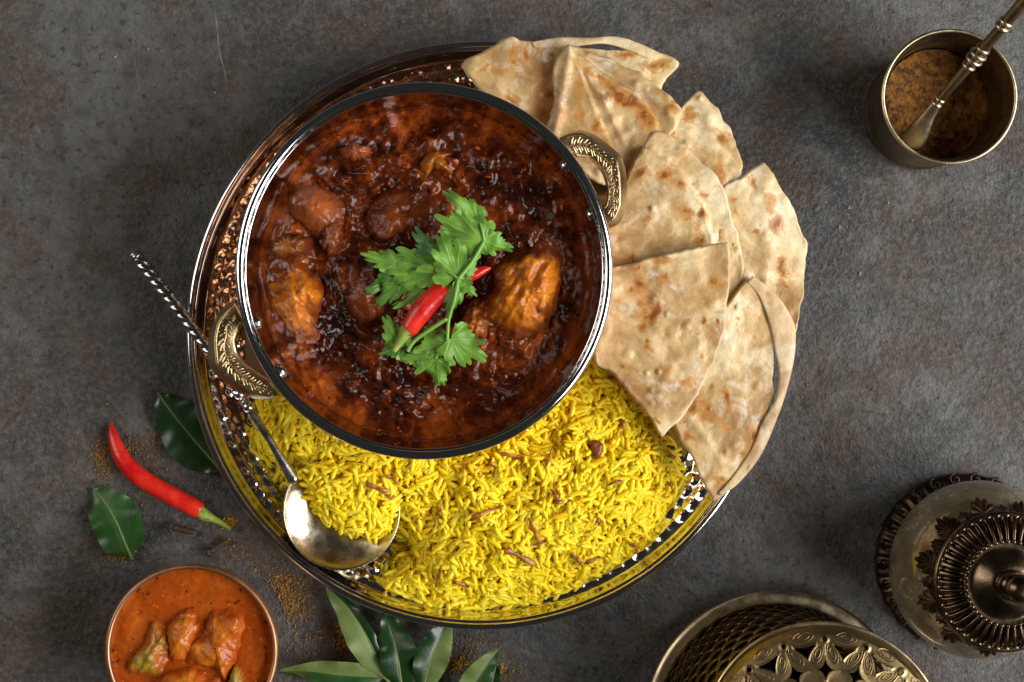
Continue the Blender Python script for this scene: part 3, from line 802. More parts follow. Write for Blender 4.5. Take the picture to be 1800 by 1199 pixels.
    for m_, mb in parts.items(): obj('loose_grains', *mb.arr(), m_, t, kind='stuff')
build_rice()

# fried onion shreds and a raisin on the rice
def build_onions():
    def zrice(px, py):
        z_ = .02
        for _ in range(3): z_ = float(rice_h(P(px, py, z_)[None, :2])[0][0]) + .0018
        return z_
    g = 'fried onion shreds on the yellow rice'
    spots = [((880, 798), (915, 805), (925, 822), 4.5, 'curled fried onion shred just below the pan rim'), ((863, 815), (870, 822), (868, 835), 5, 'short dark fried onion bit under the pan rim'),
             ((970, 790), (966, 802), (962, 816), 3.5, 'thin upright fried onion shred below right of the pan'), ((1088, 734), (1094, 742), (1096, 752), 6, 'fried onion bit near the flatbread edge, upper right of the rice'),
             ((1072, 664), (1082, 667), (1092, 668), 4.5, 'tiny onion shred tucked under the flatbread beside the pan'), ((828, 912), (850, 902), (877, 892), 5.5, 'long brown fried onion strip in the middle of the rice'),
             ((772, 888), (769, 905), (764, 922), 4.2, 'bent fried onion shred left of the long strip'), ((648, 852), (662, 858), (680, 862), 6, 'brown onion clump beside the spoonful of rice'),
             ((682, 838), (692, 842), (700, 850), 5, 'small fried onion bit above the onion clump'), ((676, 868), (684, 872), (690, 876), 4.5, 'crumb of fried onion right of the onion clump'),
             ((970, 862), (978, 872), (985, 882), 3.5, 'thin curved onion shred in the centre right of the rice'), ((975, 884), (988, 882), (1002, 880), 3.4, 'dark pointed onion sliver lying level in the centre right'),
             ((932, 916), (940, 935), (948, 950), 6, 'reddish onion piece half sunk near the middle of the rice'), ((890, 968), (910, 976), (936, 990), 6.5, 'largest brown onion strip in the lower rice'),
             ((1005, 975), (1015, 982), (1022, 992), 5.5, 'brown onion bit at the lower right of the rice'), ((1050, 905), (1052, 915), (1056, 922), 4.8, 'short onion shred right of centre in the rice'),
             ((936, 958), (948, 957), (958, 952), 4, 'thin tan onion shred above the largest strip'), ((1172, 802), (1178, 802), (1186, 803), 3.5, 'tiny onion speck at the far right edge of the rice'),
             ((776, 998), (771, 1012), (767, 1028), 3.8, 'slim orange onion shred at the lower left of the rice'), ((800, 1024), (812, 1028), (822, 1036), 4.4, 'small orange onion curl near the bottom edge'),
             ((1108, 955), (1116, 960), (1120, 968), 4.4, 'onion fragment at the lower right edge of the rice'), ((1068, 855), (1078, 848), (1090, 846), 4, 'arched onion shred at the right of the rice'),
             ((1172, 848), (1178, 852), (1182, 858), 4.2, 'onion crumb near the right rim of the platter'), ((1030, 990), (1040, 985), (1052, 980), 4.5, 'dark onion shred beside the lower right onion bit')]
    for i, (a, b, c, r, lab) in enumerate(spots):
        a, c = [(b[0] + (q[0] - b[0]) * 1.3, b[1] + (q[1] - b[1]) * 1.3) for q in (a, c)]
        pts = [P(*q, zrice(*q) + .0022) for q in (a, b, c)]
        p = catmull(pts, 14); k_ = np.linspace(0, 1, 14)
        p[:, 2] += .0007 * np.sin(k_ * 9 + i)
        rad = r * .72 * K(.02) * (.35 + .65 * np.sin(PI * (k_ * .9 + .05))) * (1 + .45 * vnoise(k_ * 8 + i * 3, k_ * 0, 0, i))
        o = obj('fried_onion', *tube(p, rad, 9, lambda s, ph: 1 + .3 * np.cos(2 * ph + s * 300 + i), flat=.45), M_ONION)
        tag(o, lab, 'onion', g)
    pz = zrice(1048, 790); V, F = sphere(P(1048, 790, pz + .002), .0040, 28, 20, (.85, 1.15, .7))
    c = V.mean(0); V = c + (V - c) * (1 + .30 * fbm(V[:, 0] * 450, V[:, 1] * 450, V[:, 2] * 450, 3, 6))[:, None]
    tag(obj('raisin', V, F, M_RAISIN), 'plump wrinkled brown raisin on the rice below the flatbread', 'raisin')
build_onions()

# ------------------------------------------------------------------ serving spoon
def build_spoon():
    t = thing('serving_spoon', (SP_C[0], SP_C[1], ZB), 'old silver serving spoon with twisted handle dug into the yellow rice', 'spoon')
    # bowl: two skins plus lip
    rim_z = .0235
    def sk(off):
        return sprof([(.0003, rim_z - .0095 - off), (SPR * .35, rim_z - .0088 - off), (SPR * .65, rim_z - .0062 - off), (SPR * .87, rim_z - .0028 - off), (SPR - .0003 * (off == 0), rim_z)], 20)
    V, F = lathe(sk(0), 90, (0, 0)); V2, F2 = lathe(sk(.0009), 90, (0, 0))
    mb = MB(); mb.add(V, F); mb.add(V2, [f[::-1] for f in F2])
    V, F = mb.arr()
    ang = math.atan2(*(P(455, 750)[:2] - P(600, 900)[:2])[::-1])
    ca, sa = math.cos(ang), math.sin(ang)
    u = V[:, 0] * ca + V[:, 1] * sa
    V[:, 2] += np.clip(u / SPR, -1, 1) * .0012
    V[:, :2] += SP_C[:2]
    bw = obj('bowl', V, F, M_SPOON, t)
    V, F = lathe(torus_prof(SPR, rim_z, .0006, 10), 100, (0, 0)); V[:, 2] += np.clip((V[:, 0] * ca + V[:, 1] * sa) / SPR, -1, 1) * .0012; V[:, :2] += SP_C[:2]
    obj('lip', V, F, M_SPOON, bw)
    hp = lambda f, z: P(508 + (238 - 508) * f + 44 * f * (1 - f), 829 + (449 - 829) * f, z)
    neck = catmull([P(520, 846, .0235), hp(0, .0250), hp(.12, .0275), hp(.22, .0285), hp(.33, .029)], 40)
    nk = obj('neck', *tube(neck, np.interp(np.linspace(0, 1, 40), [0, .12, .5, .85, 1], [.0026, .0034, .0019, .0021, .0024]), 14), M_TWIST, t)
    mb = MB()
    for f, r in ((.30, .0030), (.335, .0024), (.36, .0031)):
        mb.add(*sphere(hp(f, .029), r, 14, 10))
    obj('collar_beads', *mb.arr(), M_TWIST, nk)
    tw = catmull([hp(.36, .0288), hp(.55, .0280), hp(.75, .0275), hp(.985, .0270)], 260)
    fn = lambda s, ph: 1 + .26 * np.abs(np.cos(1.5 * (ph - s * 400))) - .17
    obj('twisted_handle', *tube(tw, .0029, 24, fn), M_TWIST, t)
    e = catmull([hp(.985, .027), hp(1.0, .027), hp(1.012, .027)], 8)
    obj('end_cap', *tube(e, [.0026, .0031, .0032, .0031, .003, .0031, .0029, .0016], 16), M_TWIST, t)
build_spoon()

# ------------------------------------------------------------------ flatbreads
def bread(name, outline, z0, gx, gy, seed, label, spots=(), steps=(), ridges=(), th=.0026, layers=(), wave=.0020, sag=0.0, rk=.55):
    mat = m_bread('flatbread_%d' % seed, seed * .37)
    Opx = np.array(outline, float); cpx = Opx.mean(0)
    t = thing(name, P(cpx[0], cpx[1], z0 - th), label, 'flatbread', 'folded flatbreads fanned round the platter')
    bl = random.Random(seed); lo_, hi_ = Opx.min(0), Opx.max(0)
    blis = [(bl.uniform(lo_[0], hi_[0]), bl.uniform(lo_[1], hi_[1]), bl.uniform(4, 13), bl.uniform(.0004, .0013)) for _ in range(26)]
    def top(XY):
        k_ = K(z0); px = XY[:, 0] / k_ + 900; py = 599.5 - XY[:, 1] / k_; Q = np.stack([px, py], 1)
        z_ = z0 + gx * (px - cpx[0]) / 100 + gy * (py - cpx[1]) / 100
        for bx, by, br, bh in blis: z_ = z_ + bh * np.exp(-(((px - bx) ** 2 + (py - by) ** 2) / br ** 2) ** 1.5)
        rr = np.hypot(px - 845, py - 590); z_ = z_ - sag * np.clip((rr - 470) / 100, 0, 2) ** 1.5
        z_ = z_ + wave * fbm(XY[:, 0] * 26 + seed, XY[:, 1] * 26, seed, 3, seed) + .0004 * fbm(XY[:, 0] * 170, XY[:, 1] * 170, seed, 2, seed + 3)
        for poly, hgt, wd in steps:
            d_, s_ = pline(Q, poly); z_ = z_ + hgt * sstep(-wd, wd, d_ * s_)
        for poly, hgt, wd in ridges:
            d_, _ = pline(Q, poly); z_ = z_ + rk * hgt * np.exp(-(d_ / (wd * (1.5 if rk < 1 else 1))) ** 2)
        ch = np.zeros(len(Q))
        wx = px + 13 * fbm(px / 26, py / 26, seed, 3, seed + 60); wy = py + 13 * fbm(px / 26, py / 26, seed + 5, 3, seed + 70)
        for q_, sp in enumerate(spots):
            x, y, rx = sp[:3]; ry = sp[3] if len(sp) > 3 else rx; an = math.radians(sp[4]) if len(sp) > 4 else 0
            u = (wx - x) * math.cos(an) + (wy - y) * math.sin(an); v = -(wx - x) * math.sin(an) + (wy - y) * math.cos(an)
            k2 = 1.25 if max(rx, ry) > 11 else .85; ch = np.maximum(ch, (.75 + .45 * ((q_ * 37 + seed * 11) % 10) / 10) * np.exp(-((u / (rx * k2)) ** 2 + (v / (ry * k2)) ** 2)))
        return z_, ch
    O = PP(outline, z0)[:, :2]
    def zt(XY, T): return top(XY)[0] - th * .55 * (1 - np.clip(T / .035, 0, 1)) ** 2 + .0016 * fbm(XY[:, 0] * 75, XY[:, 1] * 75, seed, 3, seed + 40) * np.clip(1 - T / .35, 0, 1)
    V, F, T = pillow(O, 240, 60, zt, lambda o: top(o)[0] - th + .0016 * fbm(o[:, 0] * 75, o[:, 1] * 75, seed, 3, seed + 40), .0018, seed, tpow=1.25)
    ch = top(V[:, :2])[1]
    obj('sheet', V, F, mat, t, attrs={'char': ch, 'rim': np.clip(1 - T / .03, 0, 1)})
    for outer, inner, dz in layers:
        n, m = 110, 12
        a = resample(outer, n); b = resample(inner, n)
        XY = np.concatenate([PP(a * (1 - v) + b * v, z0)[:, :2] for v in np.linspace(0, 1, m)])
        v = np.repeat(np.linspace(0, 1, m), n); s = np.tile(np.linspace(0, 1, n), m)
        zz, c2 = top(XY); zz = zz + dz + .0007 * np.sin(PI * v) ** .6 * np.sin(PI * s) ** .5
        Vt = np.column_stack([XY, zz]); Vb = Vt - (0, 0, th * .55); Ft = grid_faces(m, n, False)
        V = np.vstack([Vt, Vb]); q = n * m
        F = Ft + [tuple(i + q for i in f)[::-1] for f in Ft]
        bd = list(range(n)) + [i * n + n - 1 for i in range(1, m)] + [(m - 1) * n + i for i in range(n - 2, -1, -1)] + [i * n for i in range(m - 2, 0, -1)]
        F += [(bd[i], bd[(i + 1) % len(bd)], bd[(i + 1) % len(bd)] + q, bd[i] + q)[::-1] for i in range(len(bd))]
        obj('loose_layer', V, F, mat, t, attrs={'char': np.concatenate([c2, c2]), 'rim': np.concatenate([v * 0 + .4, v * 0 + .4])})
    return t

bread('flatbread', [(816, 112), (850, 88), (893, 62), (915, 70), (945, 73), (990, 82), (1045, 88), (1090, 88), (1130, 84), (1196, 108), (1165, 153), (1180, 205), (1100, 265), (1000, 300), (935, 245), (880, 185), (845, 158)],
      .0265, .0, .002, 1, 'pale flatbread at the top of the platter, rearmost of the fan',
      [(850, 122, 10), (925, 95, 5, 12), (900, 100, 8, 12), (960, 180, 22, 40), (1150, 118, 22, 14), (1100, 100, 14, 8, 20), (880, 130, 16, 9), (905, 175, 14, 8)],
      ridges=[([(893, 66), (900, 110), (880, 150)], .0022, 13), ([(985, 95), (940, 140), (900, 190)], .0016, 10), ([(1060, 95), (1150, 140)], .0018, 14)],
      layers=[([(935, 74), (985, 65), (1035, 66), (1082, 64), (1122, 76), (1165, 96)], [(940, 84), (990, 84), (1030, 79), (1062, 77), (1095, 85), (1140, 104)], .0008)])
bread('flatbread', [(984, 90), (1004, 81), (1040, 90), (1110, 120), (1165, 160), (1200, 190), (1190, 215), (1150, 270), (1105, 310), (1060, 330), (1010, 295), (966, 250), (962, 222), (974, 175), (974, 140), (978, 112)],
      .0310, .0, .0015, 2, 'pleated flatbread with browned folds beside the right pan handle',
      [(1050, 130, 40, 6, 42), (1095, 168, 45, 9, 38), (1140, 215, 18, 12, 55), (1020, 165, 11, 16), (1015, 205, 10, 22), (1050, 220, 9, 16), (1180, 185, 14, 9), (985, 200, 8, 14)],
      steps=[([(1006, 84), (1060, 128), (1120, 165), (1152, 212), (1160, 240)], .0030, 4), ([(1004, 84), (1030, 150), (1055, 215), (1075, 260), (1080, 310)], .0024, 4)],
      ridges=[([(1002, 90), (990, 150), (975, 230)], .0022, 9), ([(1040, 95), (1130, 150), (1180, 205)], .0020, 12), ([(1015, 110), (1055, 170), (1090, 240)], .0015, 7)], rk=1.0)
bread('flatbread', [(1232, 155), (1240, 160), (1270, 200), (1292, 242), (1306, 300), (1300, 345), (1280, 390), (1200, 410), (1120, 340), (1105, 300), (1150, 236), (1190, 196), (1226, 158)],
      .0330, -.001, .001, 3, 'pointed flatbread quarter with one dark scorch near its tip', [(1214, 200, 12, 17), (1262, 302, 11, 22), (1274, 242, 8, 14), (1225, 240, 10, 8), (1280, 330, 12, 8), (1180, 235, 8)],
      ridges=[([(1240, 165), (1250, 240), (1262, 320)], .0016, 10), ([(1200, 200), (1215, 260)], .0012, 9)], sag=.0015)
bread('flatbread', [(1345, 282), (1352, 290), (1368, 318), (1396, 366), (1420, 428), (1419, 480), (1407, 550), (1395, 592), (1330, 605), (1280, 530), (1262, 420), (1268, 338), (1308, 308), (1340, 283)],
      .0345, -.001, .0, 4, 'speckled flatbread wedge sticking out furthest to the right',
      [(1320, 318, 8, 16, -15), (1354, 362, 11, 16), (1366, 392, 12, 22), (1330, 410, 8), (1290, 355, 7), (1380, 470, 10, 18), (1378, 500, 9), (1292, 380, 7, 9), (1350, 420, 9, 6)],
      ridges=[([(1350, 300), (1352, 400), (1345, 500)], .0020, 10), ([(1345, 470), (1348, 520)], .0014, 8)], sag=.002)
bread('flatbread', [(1316, 490), (1345, 512), (1362, 560), (1366, 620), (1360, 690), (1349, 740), (1332, 795), (1295, 845), (1258, 884), (1251, 876), (1236, 845), (1213, 800), (1188, 755), (1180, 700), (1215, 640), (1250, 570), (1290, 520)],
      .0370, -.0015, -.0015, 5, 'flatbread with a split outer layer hanging over the lower right platter rim',
      [(1240, 728, 22, 15, 25), (1272, 748, 12, 10), (1215, 705, 14, 18), (1335, 558, 6), (1330, 600, 5, 9), (1252, 680, 8, 7), (1279, 700, 6, 15), (1267, 845, 9, 16), (1210, 765, 16, 10), (1326, 768, 8, 22), (1310, 800, 10, 7), (1300, 560, 9), (1345, 520, 9)],
      ridges=[([(1215, 735), (1255, 790), (1268, 810)], .0014, 6), ([(1290, 530), (1275, 620), (1290, 720)], .0018, 16)],
      layers=[([(1322, 486), (1362, 515), (1394, 562), (1399, 605), (1391, 660), (1370, 730), (1340, 800), (1300, 850), (1268, 872)], [(1312, 496), (1335, 524), (1352, 568), (1362, 615), (1370, 655), (1364, 700), (1342, 742), (1322, 790), (1290, 838), (1264, 868)], .0010)], sag=.0025)
bread('flatbread', [(1152, 229), (1190, 238), (1235, 280), (1275, 330), (1297, 400), (1311, 460), (1312, 540), (1303, 584), (1275, 575), (1200, 580), (1100, 530), (1045, 490), (1045, 400), (1080, 380), (1100, 310), (1125, 264)],
      .0425, -.001, .0005, 6, 'flatbread with a thick rolled outer edge right of the pan',
      [(1178, 312, 12, 9), (1196, 320, 8, 10), (1160, 305, 7), (1238, 372, 10, 20), (1212, 372, 14, 10), (1224, 412, 10, 18), (1125, 300, 14, 6), (1200, 250, 8, 5), (1085, 450, 9, 8), (1110, 455, 8, 8), (1235, 420, 8, 12), (1140, 390, 10, 6)],
      steps=[([(1262, 600), (1258, 480), (1255, 420), (1235, 352), (1195, 295), (1140, 262)], -.0050, 4)],
      ridges=[([(1110, 440), (1150, 380), (1170, 330)], .0015, 12), ([(1180, 460), (1190, 370)], .0012, 9)])
bread('flatbread', [(1060, 478), (1085, 468), (1180, 446), (1268, 428), (1281, 434), (1282, 520), (1268, 600), (1240, 670), (1205, 727), (1168, 768), (1158, 760), (1140, 730), (1110, 692), (1075, 657), (1045, 632), (1045, 540)],
      .0485, -.001, -.001, 7, 'topmost flatbread quarter with charred blisters beside the pan and rice',
      [(1128, 500, 9, 16, 15), (1112, 510, 8, 9), (1135, 540, 10, 24), (1158, 548, 10, 20, 20), (1128, 575, 12, 9), (1255, 503, 9, 18), (1259, 562, 6, 10), (1240, 627, 7, 10), (1212, 674, 11, 12), (1168, 652, 11, 12, 30), (1138, 608, 9, 8), (1165, 462, 13, 8), (1165, 490, 9), (1232, 565, 6, 7), (1228, 590, 6), (1115, 470, 6), (1160, 745, 9, 6), (1100, 640, 7)],
      ridges=[([(1155, 455), (1170, 540), (1150, 600)], .0014, 12), ([(1160, 690), (1180, 640), (1225, 610)], .0016, 8), ([(1222, 445), (1230, 490)], .0010, 7)], wave=.0013)

# ------------------------------------------------------------------ broad leaves on the table
def broad(name, spine, width, mats, fold, parent=None, seed=0, label=None, curl=.0, asym=(1, 1)):
    """spine: 3D points base->tip; two half blades (mats left,right) joined at the midrib"""
    n, m = 46, 9
    S = catmull(spine, n); T = np.gradient(S, axis=0); T /= np.linalg.norm(T, axis=1)[:, None]
    sd = np.cross((0, 0, 1.0), T); sd /= np.linalg.norm(sd, axis=1)[:, None]; up = np.cross(T, sd)
    t = np.linspace(0, 1, n); wf = width * np.sin(PI * np.clip(t * .985 + .008, 0, 1) ** .92) * (.12 + .88 * sstep(0, .26, t))
    def half(sgn, asy):
        V = []; vn = []
        for j in range(m):
            v = j / (m - 1); wv = wf * v * asy
            zz = fold * wf * (v ** 1.2) * asy + .13 * width * (np.sin(t * 15 + seed * 3 + sgn) + .5 * np.sin(t * 31 + seed * 5)) * v ** 2 - curl * wf * v ** 3
            p = S + sd * (sgn * wv)[:, None] + up * zz[:, None] + np.array([0, 0, .0004])
            V.append(p)
            side = np.clip(1 - np.abs(((t * 9 - v * 1.6) % 1) - .5) * 11, 0, 1) * .6 * np.clip(1.1 - v, 0, 1)
            vn.append(np.maximum(np.clip(1 - v * 6, 0, 1), side))
        F = grid_faces(m, n, False)
        if sgn > 0: F = [f[::-1] for f in F]
        return np.vstack(V), F, np.concatenate(vn)
    L = half(1, asym[0]); R = half(-1, asym[1])
    return L, R
def loose_leaf(name, spine, width, mats, fold, label, seed, curl=0., cat='leaf', asym=(1, 1)):
    sp = np.array(spine); t = thing(name, (*sp[len(sp) // 2][:2], 0), label, cat)
    L, R = broad(name, spine, width, mats, fold, seed=seed, curl=curl, asym=asym)
    obj('blade_half', L[0], L[1], mats[0], t, attrs={'vein': L[2]}); obj('blade_half', R[0], R[1], mats[1], t, attrs={'vein': R[2]})
    obj('midrib', *tube(catmull(spine, 30) + np.array([0, 0, .0003]), np.linspace(.0009, .0003, 30), 8), M_BAYP, t)
    return t
loose_leaf('bay_leaf', [P(233, 983, .0015), P(222, 960, .004), P(203, 915, .0055), P(182, 880, .004), P(163, 856, .002)], .0128, (M_BAY, M_BAY), .10, 'single glossy green leaf with pale veins below the long chilli', 1, .1)
loose_leaf('bay_leaf', [P(398, 838, .0012), P(370, 805, .003), P(335, 765, .004), P(300, 722, .005), P(277, 690, .006)], .0140, (M_BAYD, M_BAYD), .10, 'dark green leaf tucked under the left side of the platter', 2, .1)

def build_sprig():
    t = thing('curry_leaf_sprig', P(720, 1225, 0), 'sprig of curry leaves sticking out below the platter', 'herb')
    ls = [ # spine base->tip px,z ; half width px ; (left mat, right mat) ; fold ; asym
        ([(684, 1200, .008), (664, 1160, .010), (640, 1110, .010), (610, 1065, .008), (573, 1030, .006)], 24, (M_BAYP, M_BAYD), .35, (1.25, .55)),
        ([(708, 1230, .008), (704, 1190, .010), (698, 1150, .012), (688, 1110, .010), (676, 1070, .008)], 31, (M_BAYD, M_BAYD), .25, (.85, 1.0)),  # dark green on both halves also stands in for the platter's shadow
        ([(742, 1240, .008), (748, 1190, .011), (760, 1150, .012), (776, 1115, .010), (792, 1075, .007)], 27, (M_BAYD, M_BAYP), .35, (.9, 1.0)),  # left half darkened by colour where the platter would shade it
        ([(692, 1190, .006), (650, 1188, .009), (600, 1186, .010), (545, 1180, .009), (490, 1180, .006)], 22, (M_BAY, M_BAYP), .30, (.9, .95)),
        ([(800, 1262, .006), (818, 1228, .009), (838, 1195, .011), (858, 1165, .012), (878, 1140, .011)], 20, (M_BAYP, M_BAY), .35, (1.1, .9)),
        ([(850, 1240, .004), (860, 1215, .006), (868, 1190, .007), (874, 1165, .007)], 14, (M_BAYD, M_BAYD), .2, (1, 1)),
        ([(690, 1235, .006), (672, 1222, .008), (650, 1208, .008), (632, 1196, .008)], 16, (M_BAYP, M_BAYP), .2, (1, 1))]
    for i, (sp, wd, mt, fo, asy) in enumerate(ls):
        S = [P(*q) for q in sp]
        lf = None
        L, R = broad('leaf', S, wd * 1.15 * K0, mt, fo, seed=i * 2.3, curl=.15, asym=asy)
        lf = obj('leaf', L[0], L[1], mt[0], t, attrs={'vein': L[2]})
        obj('leaf_half', R[0], R[1], mt[1], lf, attrs={'vein': R[2]})
        obj('midrib', *tube(catmull(S, 24), np.linspace(.0009, .0003, 24), 8), M_BAYP, lf)
    st = MB()
    st.add(*tube(catmull([P(690, 1190, .006), P(706, 1215, .006), P(740, 1245, .006), P(800, 1262, .006), P(870, 1270, .006)], 24), .0013, 10))
    obj('stem', *st.arr(), M_STEM, t)
build_sprig()

# ------------------------------------------------------------------ cloves
def clove(head, tail, label):
    a = P(*head, .003); b = P(*tail, .0022); d = (b - a) / np.linalg.norm(b - a)
    t = thing('clove', (a + b) / 2 * (1, 1, 0), label, 'clove', 'cloves on the table')
    p = np.linspace(0, 1, 14)[:, None] * (b - a) + a
    obj('stem', *tube(p, np.interp(np.linspace(0, 1, 14), [0, .12, .25, .9, 1], [.0012, .0019, .0015, .0015, .0010]), 10, lambda s, ph: 1 + .12 * np.cos(4 * ph + s * 900)), M_CLOVE, t)
    obj('bud', *sphere(a - d * .0006, .0019, 12, 9), M_CLOVE, t)
    mb = MB(); sd = np.cross(d, (0, 0, 1)); up = np.cross(sd, d)
    for q in range(4):
        an = q * PI / 2 + .4; e = sd * math.cos(an) + up * math.sin(an)
        mb.add(*tube([a + d * .0008 + e * .0012, a + e * .0024, a - d * .001 + e * .0031], [.0009, .0008, .0002], 6))
    obj('sepals', *mb.arr(), M_CLOVE, t)
clove((300, 926), (344, 937), 'dark clove lying just under the long red chilli')
clove((368, 971), (400, 949), 'dark clove between the chilli stalk and the small bowl')

# ------------------------------------------------------------------ small bowl with orange curry
BZ = .040
BC = P(336, 1144, BZ)[:2]; BR = 152 * K(BZ)
def build_bowl():
    t = thing('side_bowl', (BC[0], BC[1], 0), 'small copper-brown bowl at the lower left corner', 'bowl')
    R = BR
    pr = sprof([(.0004, .004), (R * .6, .005), (R * .82, .012), (R * .93, .025), (R - .0022, BZ - .002), (R - .0014, BZ - .0003), (R - .0004, BZ - .0004), (R, BZ - .0015), (R * .96, .025), (R * .86, .010), (R * .66, .001), (.0004, .001)], 60)
    V, F = lathe(pr, 140, BC); obj('body', V, [f for f in F], M_BOWLC, t)
    V, F = lathe(torus_prof(R - .0013, BZ - .0006, .0012, 14), 140, BC); obj('lip', V, F, M_BOWLC, t)
    zs = BZ - .0045
    nr, nt = 90, 260; q = np.linspace(.004, 1, nr); th = np.linspace(0, 2 * PI, nt, endpoint=False); RR, TT = np.meshgrid(q * (R - .0022), th, indexing='ij')
    X = BC[0] + RR * np.cos(TT); Y = BC[1] + RR * np.sin(TT); rn = RR / R
    Z = zs + .0009 * fbm(X * 90, Y * 90, 0, 3, 61) * (1 - sstep(.75, .95, rn)) + .00018 * fbm(X * 400, Y * 400, 0, 2, 62) + .0012 * sstep(.93, 1, rn)
    V = np.stack([X, Y, Z], -1).reshape(-1, 3); F = grid_faces(nr, nt) + [tuple(range(nt))]
    o = obj('orange_gravy', V, F, M_ORANGE, attrs={'edge': (.3 * rn).reshape(-1)}); tag(o, 'smooth orange gravy filling the small bowl', 'curry')
    def cv(L, k=1.18):
        L = np.array(L, float); L = L.mean(0) + (L - L.mean(0)) * k; return [(x / 4.737 + 140, y / 4.737 + 960) for x, y in L]
    g = 'vegetable pieces in the small bowl'
    chunk('vegetable_piece', cv([(600, 640), (680, 690), (760, 860), (715, 1000), (630, 1110), (440, 1065), (395, 1010), (500, 850)]), zs, .0070, M_VEG_G, 51, 'long greenish vegetable piece at the left of the small bowl', 'vegetable', g, .0020, 60)
    chunk('vegetable_piece', cv([(745, 640), (900, 550), (985, 660), (960, 820), (890, 985), (750, 990), (735, 820)]), zs, .0062, M_VEG_O, 53, 'narrow orange vegetable piece in the middle of the small bowl', 'vegetable', g, .0020)
    chunk('vegetable_piece', cv([(1110, 500), (1240, 520), (1330, 620), (1310, 820), (1210, 1100), (1130, 1030), (900, 980), (880, 860), (990, 760), (1060, 640)]), zs, .0085, M_VEG_O, 55, 'largest orange vegetable chunk at the right of the small bowl', 'vegetable', g, .0020)
    chunk('vegetable_piece', cv([(640, 1130), (810, 1050), (1000, 1040), (1180, 1130), (1150, 1300), (900, 1400), (700, 1320)]), zs, .0075, M_VEG_O, 57, 'orange vegetable chunk cut off by the bottom edge of the picture', 'vegetable', g, .0020)
    chunk('vegetable_piece', cv([(1300, 1010), (1400, 1180), (1360, 1350), (1260, 1330), (1230, 1130)]), zs, .0055, M_VEG_G, 59, 'greenish vegetable piece at the lower right of the small bowl', 'vegetable', g, .0020)
build_bowl()

# ------------------------------------------------------------------ brass cup with spice and spoon
CZ = .058
CC = P(1669, 170, CZ)[:2]; CR = 118 * K(CZ)
def build_cup():
    t = thing('brass_cup', (CC[0], CC[1], 0), 'tarnished brass cup holding ground spice in the upper right corner', 'cup')
    R = CR
    pr = sprof([(.0004, .004), (R * .70, .005), (R * .80, .010), (R * .86, .030), (R * .885, .0465), (R * .90, .048), (R - .0012, CZ - .0004), (R - .0004, CZ), (R + .0003, CZ - .0006), (R * .97, .048), (R * .93, .041), (R * .90, .02), (R * .88, .006), (R * .84, .0005), (.0004, .0005)], 90)
    V, F = lathe(pr, 130, CC); obj('body', V, F, M_CUPM, t, sharp=50)
    V, F = lathe(torus_prof(R - .0004, CZ - .0002, .0009, 12), 130, CC); obj('lip', V, F, M_BRASSL, t)
    zp = .028; rp = R * .845
    nr, nt = 70, 160; q = np.linspace(.004, 1, nr); th = np.linspace(0, 2 * PI, nt, endpoint=False); RR, TT = np.meshgrid(q * rp, th, indexing='ij')
    X = CC[0] + RR * np.cos(TT); Y = CC[1] + RR * np.sin(TT)
    Z = zp + .0022 * fbm(X * 90, Y * 90, 0, 4, 71) + .0007 * fbm(X * 420, Y * 420, 0, 3, 72) - .15 * (X - CC[0]) + .10 * (Y - CC[1])
    V = np.stack([X, Y, Z], -1).reshape(-1, 3); F = grid_faces(nr, nt) + [tuple(range(nt))]
    tag(obj('ground_spice', V, F, M_POWDER), 'golden brown ground spice inside the brass cup', 'spice')
    s = thing('spice_spoon', P(1607, 246, .036), 'slim brass spoon with ringed handle leaning in the cup', 'spoon')
    A = P(1598, 256, .040); B = P(1647, 182, .058); D = P(1712, 105, .078); E = P(1762, 47, .094); G2 = P(1830, -32, .114)
    path = np.vstack([np.linspace(B, D, 20), np.linspace(D, E, 14)[1:], np.linspace(E, G2, 14)[1:]])
    u = np.linspace(0, 1, len(path))
    obj('handle', *tube(path, np.interp(u, [0, .4, .7, 1], [.0019, .0027, .0026, .0033]), 18), M_BRASSD, s)
    mb = MB(); ax = (D - B) / np.linalg.norm(D - B)
    def ring(c, r, m_=.0009):
        e1 = np.cross(ax, (0, 0, 1)); e1 /= np.linalg.norm(e1); e2 = np.cross(ax, e1)
        pts = [c + r * (math.cos(a) * e1 + math.sin(a) * e2) for a in np.linspace(0, 2 * PI, 22)]
        mb.add(*tube(pts, m_, 8, cap=False))
    for c, r in ((B, .0019), (B + ax * .0028, .0017), (D - ax * .004, .0025), (D, .0034), (D + ax * .0035, .0034), (D + ax * .007, .0026), (E, .0027), (E + ax * .003, .0026)): ring(c, r, .0011)
    obj('ring_collars', *mb.arr(), M_BRASSL, s)
    sh = np.linspace(B, A, 22); uu = np.linspace(0, 1, 22)
    V, F = tube(sh, np.interp(uu, [0, .3, .7, .92, 1], [.0021, .0030, .0055, .0066, .0052]), 22, flat=.42)
    obj('scoop', V, F, M_BRASSL, s)
build_cup()

